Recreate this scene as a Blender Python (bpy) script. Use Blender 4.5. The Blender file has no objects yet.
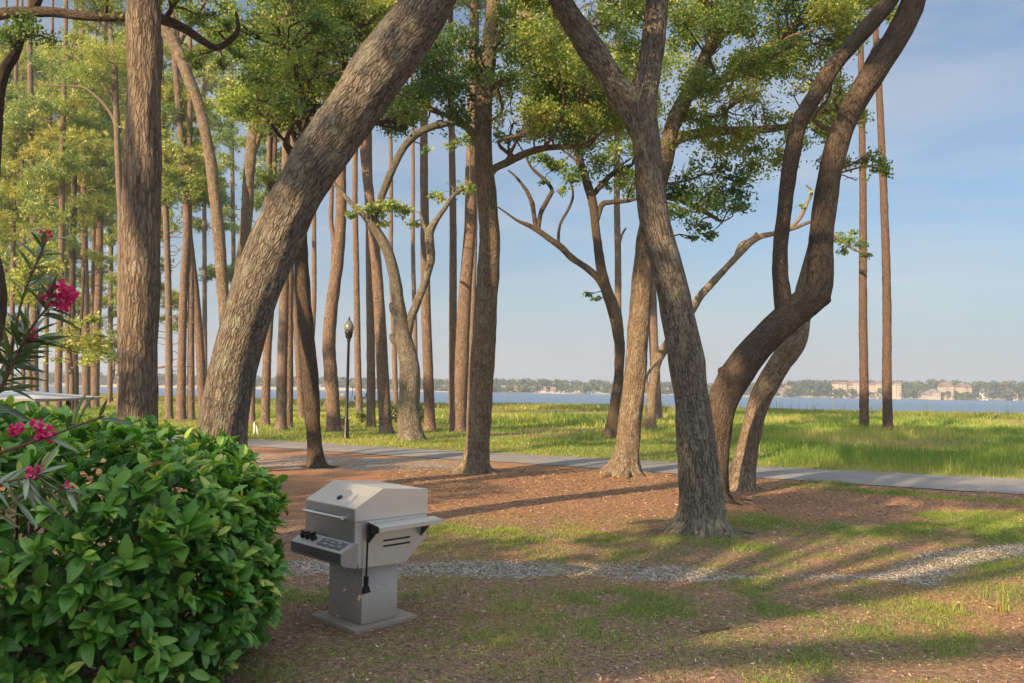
import bpy, bmesh, math, numpy as np
from mathutils import Vector, Matrix
rng = np.random.default_rng(7)
scene = bpy.context.scene
col = scene.collection
rad = math.radians

# ------------------------------------------------------------------ camera
F = 800.0; CX, CY = 512.0, 341.5
CAM = np.array([0.0, 0.0, 1.75])
pitch, roll = math.atan(48.2 / F), math.atan(0.0155)
f_ = np.array([0, math.cos(pitch), math.sin(pitch)])
u0 = np.array([0, -math.sin(pitch), math.cos(pitch)])
r0 = np.array([1.0, 0, 0])
R_ = r0 * math.cos(roll) + u0 * math.sin(roll)
U_ = u0 * math.cos(roll) - r0 * math.sin(roll)
cam = bpy.data.cameras.new("camera"); camo = bpy.data.objects.new("camera", cam); col.objects.link(camo)
cam.sensor_width = 36; cam.lens = F / 1024 * 36; cam.clip_end = 6000; cam.clip_start = .05
m = Matrix.Identity(4)
for i, v in enumerate((R_, U_, -f_)):
    for j in range(3): m[j][i] = v[j]
for j in range(3): m[j][3] = CAM[j]
camo.matrix_world = m
scene.camera = camo

def at(px, py, Y):
    d = f_ * F + R_ * (px - CX) - U_ * (py - CY)
    return CAM + d * (Y / d[1])
def gr(px, py, z=0.0):
    d = f_ * F + R_ * (px - CX) - U_ * (py - CY)
    return CAM + d * ((z - CAM[2]) / d[2])
def proj(P):
    P = np.atleast_2d(P) - CAM
    w = P @ f_; w = np.where(w < .01, .01, w)
    return CX + F * (P @ R_) / w, CY - F * (P @ U_) / w, P @ f_

# ------------------------------------------------------------------ helpers
def tag(o, label=None, cat=None, group=None, kind=None):
    if label: o['label'] = label
    if cat: o['category'] = cat
    if group: o['group'] = group
    if kind: o['kind'] = kind
    return o
def thing(name, label, cat, loc=(0, 0, 0), rz=0, group=None):
    o = bpy.data.objects.new(name, None); col.objects.link(o)
    o.location = tuple(loc); o.rotation_euler = (0, 0, rz); o.empty_display_size = .2
    return tag(o, label, cat, group)
def link(name, me, mat, parent=None, smooth=True, keep_world=True):
    o = bpy.data.objects.new(name, me); col.objects.link(o)
    if mat is not None: me.materials.append(mat)
    if parent is not None:
        o.parent = parent
        if keep_world: o.matrix_parent_inverse = Matrix.LocRotScale(parent.location, parent.rotation_euler, None).inverted()
    if smooth and len(me.polygons): me.polygons.foreach_set('use_smooth', np.ones(len(me.polygons), bool))
    return o
def mesh_np(name, V, faces, attrs=None):
    """faces: list of int arrays (N,k)"""
    me = bpy.data.meshes.new(name)
    V = np.asarray(V, np.float32)
    me.vertices.add(len(V)); me.vertices.foreach_set('co', V.ravel())
    faces = [np.asarray(f, np.int32) for f in faces if len(f)]
    li = np.concatenate([f.ravel() for f in faces]); 
    tot = np.concatenate([np.full(len(f), f.shape[1], np.int32) for f in faces])
    st = np.concatenate([[0], np.cumsum(tot)[:-1]]).astype(np.int32)
    me.loops.add(len(li)); me.loops.foreach_set('vertex_index', li)
    me.polygons.add(len(tot)); me.polygons.foreach_set('loop_start', st)
    me.polygons.foreach_set('loop_total', tot)
    for k, a in (attrs or {}).items():
        a = np.asarray(a, np.float32)
        if a.ndim == 1:
            at_ = me.attributes.new(k, 'FLOAT', 'POINT'); at_.data.foreach_set('value', a)
        else:
            at_ = me.attributes.new(k, 'FLOAT_VECTOR', 'POINT'); at_.data.foreach_set('vector', a.ravel())
    me.update(calc_edges=True); me.validate()
    return me
def norm(v):
    return v / np.maximum(np.linalg.norm(v, axis=-1, keepdims=True), 1e-9)
def _h(i, j, k):
    n = (i * 374761393 + j * 668265263 + k * 1274126177) & 0xffffffff
    n = ((n ^ (n >> 13)) * 1274126177) & 0xffffffff
    return ((n ^ (n >> 16)) & 0xffff) / 65535.0
def vnoise(p):
    p = np.asarray(p, float); i = np.floor(p).astype(np.int64); f = p - i; f = f * f * (3 - 2 * f)
    r = 0
    for a in (0, 1):
        for b in (0, 1):
            for c in (0, 1):
                w = (f[:, 0] if a else 1 - f[:, 0]) * (f[:, 1] if b else 1 - f[:, 1]) * (f[:, 2] if c else 1 - f[:, 2])
                r = r + w * _h(i[:, 0] + a, i[:, 1] + b, i[:, 2] + c)
    return r
def fbm(p, o=4):
    r = 0; a = .5; s = 0; p = np.asarray(p, float)
    for k in range(o):
        r = r + a * vnoise(p * 2 ** k + 17.3 * k); s += a; a *= .5
    return r / s
def n2(x, y, s, o=3, z=0.0):
    return fbm(np.stack([np.asarray(x) * s, np.asarray(y) * s, np.full(np.shape(x), z)], 1), o)
def sstep(a, b, x):
    t = np.clip((x - a) / (b - a), 0, 1); return t * t * (3 - 2 * t)

# ------------------------------------------------------------------ materials
def mat_new(name):
    m = bpy.data.materials.new(name); m.use_nodes = True; nt = m.node_tree; nt.nodes.clear()
    return m, nt, nt.nodes, nt.links
def N(nt, t, **kw):
    n = nt.nodes.new(t)
    for k, v in kw.items():
        if k.startswith('i_'):
            key = k[2:].replace('_', ' ')
            n.inputs[key].default_value = v
        else: setattr(n, k, v)
    return n
def ramp(nt, fac, stops):
    r = nt.nodes.new('ShaderNodeValToRGB'); e = r.color_ramp.elements
    while len(e) < len(stops): e.new(.5)
    for x, (p, c) in zip(e, stops): x.position = p; x.color = (*c, 1)
    nt.links.new(fac, r.inputs[0]); return r.outputs[0]
def mixc(nt, fac, a, b, mode='MIX'):
    n = nt.nodes.new('ShaderNodeMix'); n.data_type = 'RGBA'; n.blend_type = mode
    for s, v in ((0, fac), (6, a), (7, b)):
        if hasattr(v, 'links'): nt.links.new(v, n.inputs[s])
        else: n.inputs[s].default_value = v if s == 0 else (*v, 1)
    return n.outputs[2]
def math_(nt, op, a, b=None, clamp=False):
    n = nt.nodes.new('ShaderNodeMath'); n.operation = op; n.use_clamp = clamp
    for s, v in ((0, a), (1, b)):
        if v is None: continue
        if hasattr(v, 'links'): nt.links.new(v, n.inputs[s])
        else: n.inputs[s].default_value = v
    return n.outputs[0]
def attr(nt, name):
    n = nt.nodes.new('ShaderNodeAttribute'); n.attribute_name = name; return n
def noise(nt, vec, scale, detail=4, rough=.6, dist=0):
    n = nt.nodes.new('ShaderNodeTexNoise'); n.inputs['Scale'].default_value = scale
    n.inputs['Detail'].default_value = detail; n.inputs['Roughness'].default_value = rough; n.inputs['Distortion'].default_value = dist
    if vec is not None: nt.links.new(vec, n.inputs['Vector'])
    return n.outputs['Fac']
def vmul(nt, vec, s):
    n = nt.nodes.new('ShaderNodeVectorMath'); n.operation = 'MULTIPLY'; nt.links.new(vec, n.inputs[0]); n.inputs[1].default_value = s
    return n.outputs[0]
def vadd(nt, a, b):
    n = nt.nodes.new('ShaderNodeVectorMath'); n.operation = 'ADD'; nt.links.new(a, n.inputs[0]); nt.links.new(b, n.inputs[1]); return n.outputs[0]
def bump(nt, h, dist, strength=1, nrm=None):
    b = nt.nodes.new('ShaderNodeBump'); b.inputs['Distance'].default_value = dist; b.inputs['Strength'].default_value = strength
    nt.links.new(h, b.inputs['Height'])
    if nrm is not None: nt.links.new(nrm, b.inputs['Normal'])
    return b.outputs[0]
def principled(nt, base, rough=.8, metal=0, nrm=None, spec=.5):
    p = nt.nodes.new('ShaderNodeBsdfPrincipled'); o = nt.nodes.new('ShaderNodeOutputMaterial')
    for k, v in (('Base Color', base), ('Roughness', rough), ('Metallic', metal), ('Specular IOR Level', spec)):
        if hasattr(v, 'links'): nt.links.new(v, p.inputs[k])
        else: p.inputs[k].default_value = (*v, 1) if k == 'Base Color' else v
    if nrm is not None: nt.links.new(nrm, p.inputs['Normal'])
    nt.links.new(p.outputs[0], o.inputs[0]); return p

def bark_mat(name, ridge, furrow, wid, length, depth, lichen=.0, lichc=(.25, .27, .2), warm=None):
    m, nt, nd, lk = mat_new(name)
    c = attr(nt, 'bco').outputs['Vector']
    n1 = nt.nodes.new('ShaderNodeTexNoise'); n1.inputs['Scale'].default_value = 6; lk.new(c, n1.inputs['Vector'])
    dis = vmul(nt, n1.outputs['Color'], (.075, .075, .2))
    cd = vadd(nt, c, dis)
    cc = vmul(nt, cd, (1 / wid, 1 / wid, 1 / length))
    v = nt.nodes.new('ShaderNodeTexVoronoi'); v.feature = 'DISTANCE_TO_EDGE'; v.inputs['Scale'].default_value = 1; lk.new(cc, v.inputs['Vector'])
    rg = noise(nt, vmul(nt, cd, (1 / wid, 1 / wid, .55 / length)), .62, 2, .5)
    rg = math_(nt, 'MULTIPLY', math_(nt, 'ABSOLUTE', math_(nt, 'SUBTRACT', rg, .5)), 7.0, True)
    fn = noise(nt, vmul(nt, c, (1, 1, .5)), 2.6 / wid, 4, .75)
    h = math_(nt, 'MINIMUM', math_(nt, 'MULTIPLY', v.outputs['Distance'], 4.0), 1.0)
    h = math_(nt, 'ADD', math_(nt, 'ADD', math_(nt, 'MULTIPLY', h, .44), math_(nt, 'MULTIPLY', rg, .34)), math_(nt, 'MULTIPLY', math_(nt, 'SUBTRACT', fn, .35), .75))
    hc = ramp(nt, h, [(.12, furrow), (.5, tuple(.45 * a + .55 * b for a, b in zip(ridge, furrow))), (.95, ridge)])
    big = noise(nt, c, 1.7, 4, .65)
    hc = mixc(nt, math_(nt, 'MULTIPLY', math_(nt, 'SUBTRACT', big, .38, True), 2.2, True), hc, mixc(nt, .6, hc, warm or furrow))
    if lichen:
        l = noise(nt, c, 5, 4, .7)
        l = math_(nt, 'MULTIPLY', math_(nt, 'SUBTRACT', l, .52, True), 5 * lichen, True)
        hc = mixc(nt, l, hc, lichc)
    principled(nt, hc, .95, 0, bump(nt, h, depth), .15)
    return m
M = {}
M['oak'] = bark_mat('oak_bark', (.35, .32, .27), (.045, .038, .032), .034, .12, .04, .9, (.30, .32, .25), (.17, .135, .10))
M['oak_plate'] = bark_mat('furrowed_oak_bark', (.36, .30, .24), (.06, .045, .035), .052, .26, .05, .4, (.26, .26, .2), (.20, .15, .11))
M['oak_dark'] = bark_mat('dark_oak_bark', (.165, .135, .11), (.04, .032, .026), .032, .09, .03, .35, (.16, .16, .11), (.11, .075, .05))  # bark tone lowered further, standing in for shade on the bent arm
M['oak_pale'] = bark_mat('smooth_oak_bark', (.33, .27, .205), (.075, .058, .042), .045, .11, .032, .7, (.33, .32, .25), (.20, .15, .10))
M['pine'] = bark_mat('pine_bark', (.30, .235, .19), (.07, .052, .042), .06, .12, .035, 0, warm=(.24, .15, .11))
M['pine_dark'] = bark_mat('dark_pine_bark', (.19, .135, .105), (.05, .037, .03), .06, .12, .03, 0, warm=(.14, .09, .07))
M['pine_grey'] = bark_mat('grey_pine_bark', (.25, .20, .165), (.09, .07, .06), .07, .16, .022, .15, (.22, .22, .19), (.18, .13, .10))

def leaf_mat(name, stops, trans=.35, gloss=.06, rough=.45, tcol=(1.25, 1.3, .55)):
    m, nt, nd, lk = mat_new(name)
    t = attr(nt, 'tint').outputs['Fac']
    c = ramp(nt, t, stops)
    d = N(nt, 'ShaderNodeBsdfDiffuse'); lk.new(c, d.inputs[0])
    tr = N(nt, 'ShaderNodeBsdfTranslucent'); tc = mixc(nt, 1.0, c, tcol, 'MULTIPLY'); lk.new(tc, tr.inputs[0])
    g = N(nt, 'ShaderNodeBsdfGlossy'); g.inputs['Roughness'].default_value = rough; g.inputs[0].default_value = (1, 1, 1, 1)
    a = N(nt, 'ShaderNodeMixShader'); a.inputs[0].default_value = trans; lk.new(d.outputs[0], a.inputs[1]); lk.new(tr.outputs[0], a.inputs[2])
    b = N(nt, 'ShaderNodeMixShader'); b.inputs[0].default_value = gloss; lk.new(a.outputs[0], b.inputs[1]); lk.new(g.outputs[0], b.inputs[2])
    o = N(nt, 'ShaderNodeOutputMaterial'); lk.new(b.outputs[0], o.inputs[0])
    return m
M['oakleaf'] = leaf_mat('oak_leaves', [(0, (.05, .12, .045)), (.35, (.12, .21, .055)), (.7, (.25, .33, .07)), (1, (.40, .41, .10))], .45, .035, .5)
M['pineleaf'] = leaf_mat('pine_needles', [(0, (.05, .13, .045)), (.4, (.15, .25, .06)), (.75, (.31, .38, .08)), (1, (.44, .42, .10))], .42)
M['grass'] = leaf_mat('grass_blades', [(0, (.07, .16, .025)), (.45, (.16, .27, .045)), (.75, (.32, .37, .08)), (1, (.48, .42, .18))], .4, .03)
M['reed'] = leaf_mat('shore_grass', [(0, (.08, .13, .03)), (.5, (.17, .22, .04)), (1, (.36, .34, .10))], .4, .03)
M['farwood'] = leaf_mat('far_woodland_leaves', [(0, (.03, .055, .02)), (.5, (.07, .10, .03)), (1, (.13, .14, .045))], .2, .02)
M['shrub'] = leaf_mat('shrub_leaves', [(0, (.06, .11, .02)), (.5, (.13, .19, .03)), (1, (.25, .27, .05))], .35)
M['oleleaf'] = leaf_mat('oleander_leaves', [(0, (.03, .08, .03)), (.5, (.07, .14, .05)), (.85, (.20, .30, .18)), (1, (.45, .35, .12))], .3, .1, .35)
M['litter'] = leaf_mat('leaf_litter', [(0, (.07, .045, .03)), (.35, (.22, .14, .09)), (.75, (.46, .31, .20)), (1, (.65, .56, .46))], .1, .04)

def hedge_mat():
    m, nt, nd, lk = mat_new('hedge_leaves')
    t = attr(nt, 'tint').outputs['Fac']; uv = attr(nt, 'luv')
    sx = N(nt, 'ShaderNodeSeparateXYZ'); lk.new(uv.outputs['Vector'], sx.inputs[0])
    au = math_(nt, 'ABSOLUTE', sx.outputs[0])
    c = ramp(nt, t, [(0, (.03, .11, .02)), (.35, (.07, .21, .03)), (.7, (.17, .35, .055)), (.93, (.40, .50, .11)), (.97, (.30, .10, .035)), (1, (.22, .07, .03))])
    rib = math_(nt, 'LESS_THAN', au, .07)
    c = mixc(nt, math_(nt, 'MULTIPLY', rib, .45), c, (.17, .27, .08))
    nz = noise(nt, uv.outputs['Vector'], 3, 3)
    c = mixc(nt, .35, c, mixc(nt, nz, (.6, .6, .6), (1.4, 1.4, 1.2)), 'MULTIPLY')
    vein = N(nt, 'ShaderNodeTexWave'); vein.inputs['Scale'].default_value = 2.6
    cmb = N(nt, 'ShaderNodeCombineXYZ'); lk.new(math_(nt, 'SUBTRACT', sx.outputs[1], math_(nt, 'MULTIPLY', au, .35)), cmb.inputs[0]); lk.new(cmb.outputs[0], vein.inputs['Vector'])
    bp = bump(nt, vein.outputs['Fac'], .0012, .6)
    p = N(nt, 'ShaderNodeBsdfPrincipled'); lk.new(c, p.inputs['Base Color']); p.inputs['Roughness'].default_value = .34
    p.inputs['Specular IOR Level'].default_value = .45; lk.new(bp, p.inputs['Normal'])
    tr = N(nt, 'ShaderNodeBsdfTranslucent'); lk.new(mixc(nt, 1.0, c, (1.6, 1.7, .6), 'MULTIPLY'), tr.inputs[0])
    a = N(nt, 'ShaderNodeMixShader'); a.inputs[0].default_value = .25; lk.new(p.outputs[0], a.inputs[1]); lk.new(tr.outputs[0], a.inputs[2])
    o = N(nt, 'ShaderNodeOutputMaterial'); lk.new(a.outputs[0], o.inputs[0]); return m
M['hedge'] = hedge_mat()

def simple(name, colr, rough=.6, metal=0, nscale=0, namt=.3, bdist=0, spec=.5):
    m, nt, nd, lk = mat_new(name)
    c = N(nt, 'ShaderNodeTexCoord').outputs['Object']
    base = colr; nrm = None
    if nscale:
        n = noise(nt, c, nscale, 5, .65)
        base = mixc(nt, n, tuple(x * (1 - namt) for x in colr), tuple(min(1, x * (1 + namt)) for x in colr))
        if bdist: nrm = bump(nt, n, bdist)
    principled(nt, base, rough, metal, nrm, spec); return m
M['black'] = simple('black_paint', (.012, .012, .013), .4, 0, 8, .3)
M['white'] = simple('white_paint', (.75, .75, .70), .6, 0, 12, .12)
M['wall_cream'] = simple('cream_render', (.48, .42, .32), .9, 0, .15, .08)
M['wall_pink'] = simple('pinkish_render', (.43, .38, .30), .9, 0, .15, .08)
M['roof_red'] = simple('red_tile_roof', (.20, .13, .10), .9, 0, 1, .2)
M['roof_grey'] = simple('grey_roof', (.20, .18, .17), .9, 0, 1, .2)
M['glass_dark'] = simple('dark_window_glass', (.16, .15, .15), .2)
M['canopy'] = simple('pale_canopy_sheet', (.42, .46, .52), .45, .1, 3, .08)
M['tan'] = simple('tan_stone', (.45, .33, .22), .9, 0, 3, .3, .02)
M['flower'] = leaf_mat('pink_petals', [(0, (.42, .012, .10)), (.6, (.78, .03, .24)), (1, (.85, .25, .45))], .3, .03, .5, (1.1, .9, 1))
M['stem'] = simple('brown_stems', (.12, .07, .045), .85, 0, 20, .4, .003)
M['cartbody'] = simple('pale_cart_body', (.5, .5, .5), .35)
M['cartseat'] = simple('dark_cart_seat', (.05, .045, .07), .7)
M['cartroof'] = simple('blue_grey_cart_roof', (.12, .13, .20), .5)

def steel_mat(name, base, rough, metal=.85):
    m, nt, nd, lk = mat_new(name)
    c = N(nt, 'ShaderNodeTexCoord').outputs['Object']
    n = noise(nt, vmul(nt, c, (4, 4, 90)), 6, 3, .7)
    s = noise(nt, c, 5, 5, .7)
    b = mixc(nt, s, tuple(x * .8 for x in base), base)
    sp = noise(nt, c, 60, 4, .7)
    b = mixc(nt, math_(nt, 'MULTIPLY', math_(nt, 'SUBTRACT', sp, .6, True), 2.5, True), b, (.3, .29, .27))
    r = math_(nt, 'ADD', math_(nt, 'MULTIPLY', n, .16), rough)
    p = principled(nt, b, r, metal, bump(nt, n, .0006)); return m
M['steel'] = steel_mat('brushed_stainless_steel', (.74, .74, .73), .33, .8)
M['steel_dark'] = steel_mat('dull_stainless_steel', (.45, .46, .48), .36, .8)
def concrete_mat():
    m, nt, nd, lk = mat_new('speckled_concrete')
    c = N(nt, 'ShaderNodeTexCoord').outputs['Object']
    n = noise(nt, c, 7, 6, .7); s = noise(nt, c, 130, 2, .6)
    b = ramp(nt, n, [(.3, (.50, .50, .50)), (.7, (.66, .66, .66))])
    b = mixc(nt, math_(nt, 'MULTIPLY', math_(nt, 'SUBTRACT', s, .52, True), 7, True), b, (.20, .19, .18))
    b = mixc(nt, math_(nt, 'MULTIPLY', math_(nt, 'SUBTRACT', .42, s, True), 4, True), b, (.72, .71, .68))
    gz = N(nt, 'ShaderNodeSeparateXYZ'); lk.new(c, gz.inputs[0])
    dirt = math_(nt, 'MULTIPLY', math_(nt, 'SUBTRACT', math_(nt, 'ADD', .30, math_(nt, 'MULTIPLY', n, .12)), gz.outputs[2], True), 2.5, True)
    b = mixc(nt, dirt, b, (.22, .17, .13))
    principled(nt, b, .9, 0, bump(nt, s, .002)); return m
M['concrete'] = concrete_mat()

# ------------------------------------------------------------------ sun and sky
SUN_EL = rad(23); SUN_AZ = np.array([-.64, -.77])       # horizontal direction towards the sun
SUN_AZ = SUN_AZ / np.linalg.norm(SUN_AZ)
sd = Vector((SUN_AZ[0] * math.cos(SUN_EL), SUN_AZ[1] * math.cos(SUN_EL), math.sin(SUN_EL)))
L = bpy.data.lights.new('sun', 'SUN'); L.energy = 5.0; L.angle = rad(.5); L.color = (1.0, .69, .39)
lo = bpy.data.objects.new('sun', L); col.objects.link(lo); lo.rotation_euler = sd.to_track_quat('Z', 'Y').to_euler()
lo.location = (-30, -36, 30)
w = bpy.data.worlds.new("World"); scene.world = w; w.use_nodes = True
nt = w.node_tree; nt.nodes.clear()
sky = nt.nodes.new('ShaderNodeTexSky'); sky.sky_type = 'NISHITA'; sky.sun_disc = False
sky.sun_elevation = SUN_EL; sky.sun_rotation = math.atan2(SUN_AZ[0], SUN_AZ[1]) % (2 * math.pi)
sky.altitude = 0; sky.air_density = 1.15; sky.dust_density = .9; sky.ozone_density = 1.6
tc = nt.nodes.new('ShaderNodeTexCoord')
sep = nt.nodes.new('ShaderNodeSeparateXYZ'); nt.links.new(tc.outputs['Generated'], sep.inputs[0])
cl = noise(nt, vmul(nt, tc.outputs['Generated'], (1.6, 1.0, 9)), 1.6, 6, .6, .5)
cl2 = noise(nt, tc.outputs['Generated'], 1.3, 2, .5)
cf = math_(nt, 'MULTIPLY', math_(nt, 'SUBTRACT', math_(nt, 'MULTIPLY', math_(nt, 'ADD', math_(nt, 'MULTIPLY', cl, 1.25), math_(nt, 'MULTIPLY', cl2, .75)), .5), .46, True), 5, True)
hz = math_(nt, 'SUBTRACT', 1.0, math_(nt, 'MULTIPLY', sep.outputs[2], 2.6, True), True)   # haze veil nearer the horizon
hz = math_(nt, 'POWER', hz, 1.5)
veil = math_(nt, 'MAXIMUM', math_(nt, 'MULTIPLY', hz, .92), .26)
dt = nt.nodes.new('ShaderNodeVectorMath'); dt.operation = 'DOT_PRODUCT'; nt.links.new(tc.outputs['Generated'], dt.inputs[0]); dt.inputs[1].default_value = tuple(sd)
glow = math_(nt, 'POWER', math_(nt, 'MULTIPLY', math_(nt, 'ADD', dt.outputs['Value'], .15, True), .87, True), 1.6)   # sky haze brighter on the sun's side, boosted as unseen fill light
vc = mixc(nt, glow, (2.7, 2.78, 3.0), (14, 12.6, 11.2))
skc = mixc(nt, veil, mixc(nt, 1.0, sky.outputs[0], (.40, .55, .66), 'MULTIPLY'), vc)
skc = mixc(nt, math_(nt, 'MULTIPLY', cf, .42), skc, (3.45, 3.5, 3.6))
hi = math_(nt, 'MULTIPLY', math_(nt, 'SUBTRACT', sep.outputs[2], .47, True), 3.6, True)     # overhead sky brightened above the view, added fill for the shade
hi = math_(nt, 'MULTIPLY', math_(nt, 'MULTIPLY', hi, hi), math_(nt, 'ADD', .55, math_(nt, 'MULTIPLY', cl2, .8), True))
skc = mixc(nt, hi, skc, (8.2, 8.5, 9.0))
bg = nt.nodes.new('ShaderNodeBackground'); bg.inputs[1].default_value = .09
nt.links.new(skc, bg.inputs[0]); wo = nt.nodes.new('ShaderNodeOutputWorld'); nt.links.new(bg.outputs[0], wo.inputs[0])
scene.view_settings.view_transform = 'Standard'; scene.view_settings.look = 'None'
scene.view_settings.exposure = 1.12; scene.view_settings.gamma = 1; scene.view_settings.use_curve_mapping = False

# ------------------------------------------------------------------ ground layout (world metres)
def polydist(x, y, pts):
    """distance to polyline and parameter"""
    best = np.full(x.shape, 1e9)
    for (ax, ay), (bx, by) in zip(pts[:-1], pts[1:]):
        dx, dy = bx - ax, by - ay; t = np.clip(((x - ax) * dx + (y - ay) * dy) / (dx * dx + dy * dy), 0, 1)
        best = np.minimum(best, np.hypot(x - ax - t * dx, y - ay - t * dy))
    return best
def G(px, py): p = gr(px, py); return (p[0], p[1])
FAR = [(-42, 43.5), (-20, 31.8), G(256, 440), G(390, 447.5), G(512, 454), G(676, 462.5), G(768, 467), G(1024, 479.5), (25, 11.8), (60, -1)]
NEAR = [(-43.3, 41.0), (-21.3, 29.4), G(256, 447), G(390, 456), G(512, 463), G(676, 474), G(768, 479), G(1024, 495), (24, 8.9), (59, -4)]
MID = [((a[0] + b[0]) / 2, (a[1] + b[1]) / 2) for a, b in zip(FAR, NEAR)]
GRAVEL = [[G(270, 566), G(350, 566), G(430, 566), G(520, 570), G(620, 574), G(700, 576)], [G(700, 577), G(740, 578), G(820, 578), G(905, 577)],
          [G(905, 578), G(960, 560), G(1040, 548), G(1120, 535)]]
def shoreY(x): return 84 - .32 * x + 2.5 * np.sin(x * .07) + 1.2 * np.sin(x * .23 + 1)
GREEN = [([G(430, 535), G(520, 537), G(600, 541), G(720, 545)], .55), ([G(745, 520), G(800, 527), G(860, 532), G(940, 530), G(1010, 522)], .50),
         ([G(800, 487), G(900, 493), G(1024, 503), G(1150, 512)], .30), ([G(520, 600), G(640, 605), G(740, 608), G(800, 600)], .55),
         ([G(400, 600), G(450, 610), G(430, 640), G(500, 650)], .5), ([G(700, 640), G(780, 650), G(860, 655), G(920, 640)], .35),
         ([G(285, 595), G(325, 600)], .25), ([G(225, 660), G(300, 665)], .2), ([G(560, 640), G(620, 625)], .35), ([G(760, 580), G(860, 600), G(900, 590)], .35),
         ([G(350, 474), G(300, 470)], .3)]
def masks(x, y):
    d = polydist(x, y, MID)
    side = y - np.interp(x, [p[0] for p in MID], [p[1] for p in MID])     # >0 beyond the path
    gr_ = np.zeros_like(x)
    for g, wd in zip(GRAVEL, (.36, .20, .30)):
        gr_ = np.maximum(gr_, 1 - sstep(wd * .55, wd * 1.3, polydist(x, y, g) + .5 * (n2(x, y, 1.6, 3) - .5)))
    gp = 1 - sstep(1.2, 2.3, polydist(x, y, [G(255, 460), G(330, 463), G(415, 464)]) + 1.3 * (n2(x, y, .9, 3, 5) - .5)); gr_ = np.maximum(gr_, .8 * gp * (side < -1.2))
    gs = np.zeros_like(x)
    for g, wd in GREEN:
        gs = np.maximum(gs, .78 - .78 * sstep(wd * .3, wd * 2.1, polydist(x, y, g) + .9 * (n2(x, y, 1.9, 3, 3) - .5)))
    brk = .35 + .65 * sstep(.38, .62, n2(x, y, 3.4, 3, 14)); gs = gs * brk
    patch = .45 * (x > -1.6) * sstep(.33, .55, n2(x, y, 3.1, 4, 51)) + sstep(.46, .74, n2(x, y, 1.5, 4, 9)) * .5 * (.4 + .6 * sstep(.4, .6, n2(x, y, 5, 3, 19)))
    patch = patch * (1 - sstep(9.5, 12, y)) * sstep(-1.9, -.8, x + .0 * y)
    patch = np.maximum(patch, sstep(.5, .62, n2(x, y, .35, 4, 2)) * (y > 9) * (np.abs(x) > 6) * .8)
    gs = np.maximum(gs, patch)
    gr_ = gr_ * (.66 + .34 * sstep(.36, .60, n2(x, y, 2.6, 3, 44)))
    gs *= (1 - .85 * gr_)
    gs = gs * (.62 + .38 * sstep(.38, .54, n2(x, y, 2.3, 4, 77)))
    gs *= 1 - np.exp(-((x - gr(361, 628)[0]) ** 2 + (y - gr(361, 628)[1] - .2) ** 2) / .35)
    lawn = sstep(1.0, 1.3, side)
    dry = lawn * sstep(.60, .72, n2(x, y, .16, 3, 4) + .10 * np.exp(-((x - 3.5) ** 2 + (y - 33) ** 2) / 30))
    grass = np.maximum(gs * (side < 0), lawn * (1 - .6 * dry))
    return d, side, grass, gr_ * (side < -.9), dry, lawn

def gz(x, y):
    x = np.atleast_1d(np.asarray(x, float)); y = np.atleast_1d(np.asarray(y, float))
    d = polydist(x, y, MID)
    h = .05 * (n2(x, y, .5, 3, 1) - .5) * sstep(1.2, 3, d) + .25 * (n2(x, y, .06, 2, 8) - .5) * sstep(3, 25, d)
    h += .022 * (n2(x, y, 6, 2, 6) - .5) * sstep(1.25, 1.7, d) * (y < 25)
    h = h - sstep(-2, 7, y - shoreY(x)) * 2.2
    h = np.where(d < 1.7, np.minimum(h, .0), h)
    return h

def ground():
    xs = np.concatenate([np.linspace(-900, -60, 30)[:-1], np.linspace(-60, -14, 60)[:-1], np.linspace(-14, -4, 60)[:-1], np.linspace(-4, 9, 210)[:-1], np.linspace(9, 20, 70)[:-1], np.linspace(20, 60, 60)[:-1], np.linspace(60, 900, 30)])
    ys = np.concatenate([np.linspace(-200, -20, 12)[:-1], np.linspace(-20, 3, 30)[:-1], np.linspace(3, 14, 190)[:-1], np.linspace(14, 30, 140)[:-1], np.linspace(30, 130, 160)[:-1], np.linspace(130, 400, 12)])
    X, Y = np.meshgrid(xs, ys); sh = X.shape; X = X.ravel(); Y = Y.ravel()
    d, side, g, gv, dry, lawn = masks(X, Y)
    Z = gz(X, Y)
    i = np.arange(len(X)).reshape(sh)
    q = np.stack([i[:-1, :-1], i[:-1, 1:], i[1:, 1:], i[1:, :-1]], -1).reshape(-1, 4)
    return mesh_np('ground', np.stack([X, Y, Z], 1), [q], dict(a_grass=g, a_gravel=gv, a_dry=dry, a_lawn=lawn, a_straw_sun=.8 * np.clip(sstep(10.2, 12.2, Y + 2 * (n2(X, Y, .6, 3, 61) - .5)) + .45 * sstep(.5, .6, n2(X, Y, .8, 3, 62)) + .8 * np.exp(-((X - 4.2) ** 2 + (Y - 6.3) ** 2) / 2.5), 0, 1)))  # straw tone, with orange sunlight painted into the mulch band and lower right
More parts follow.
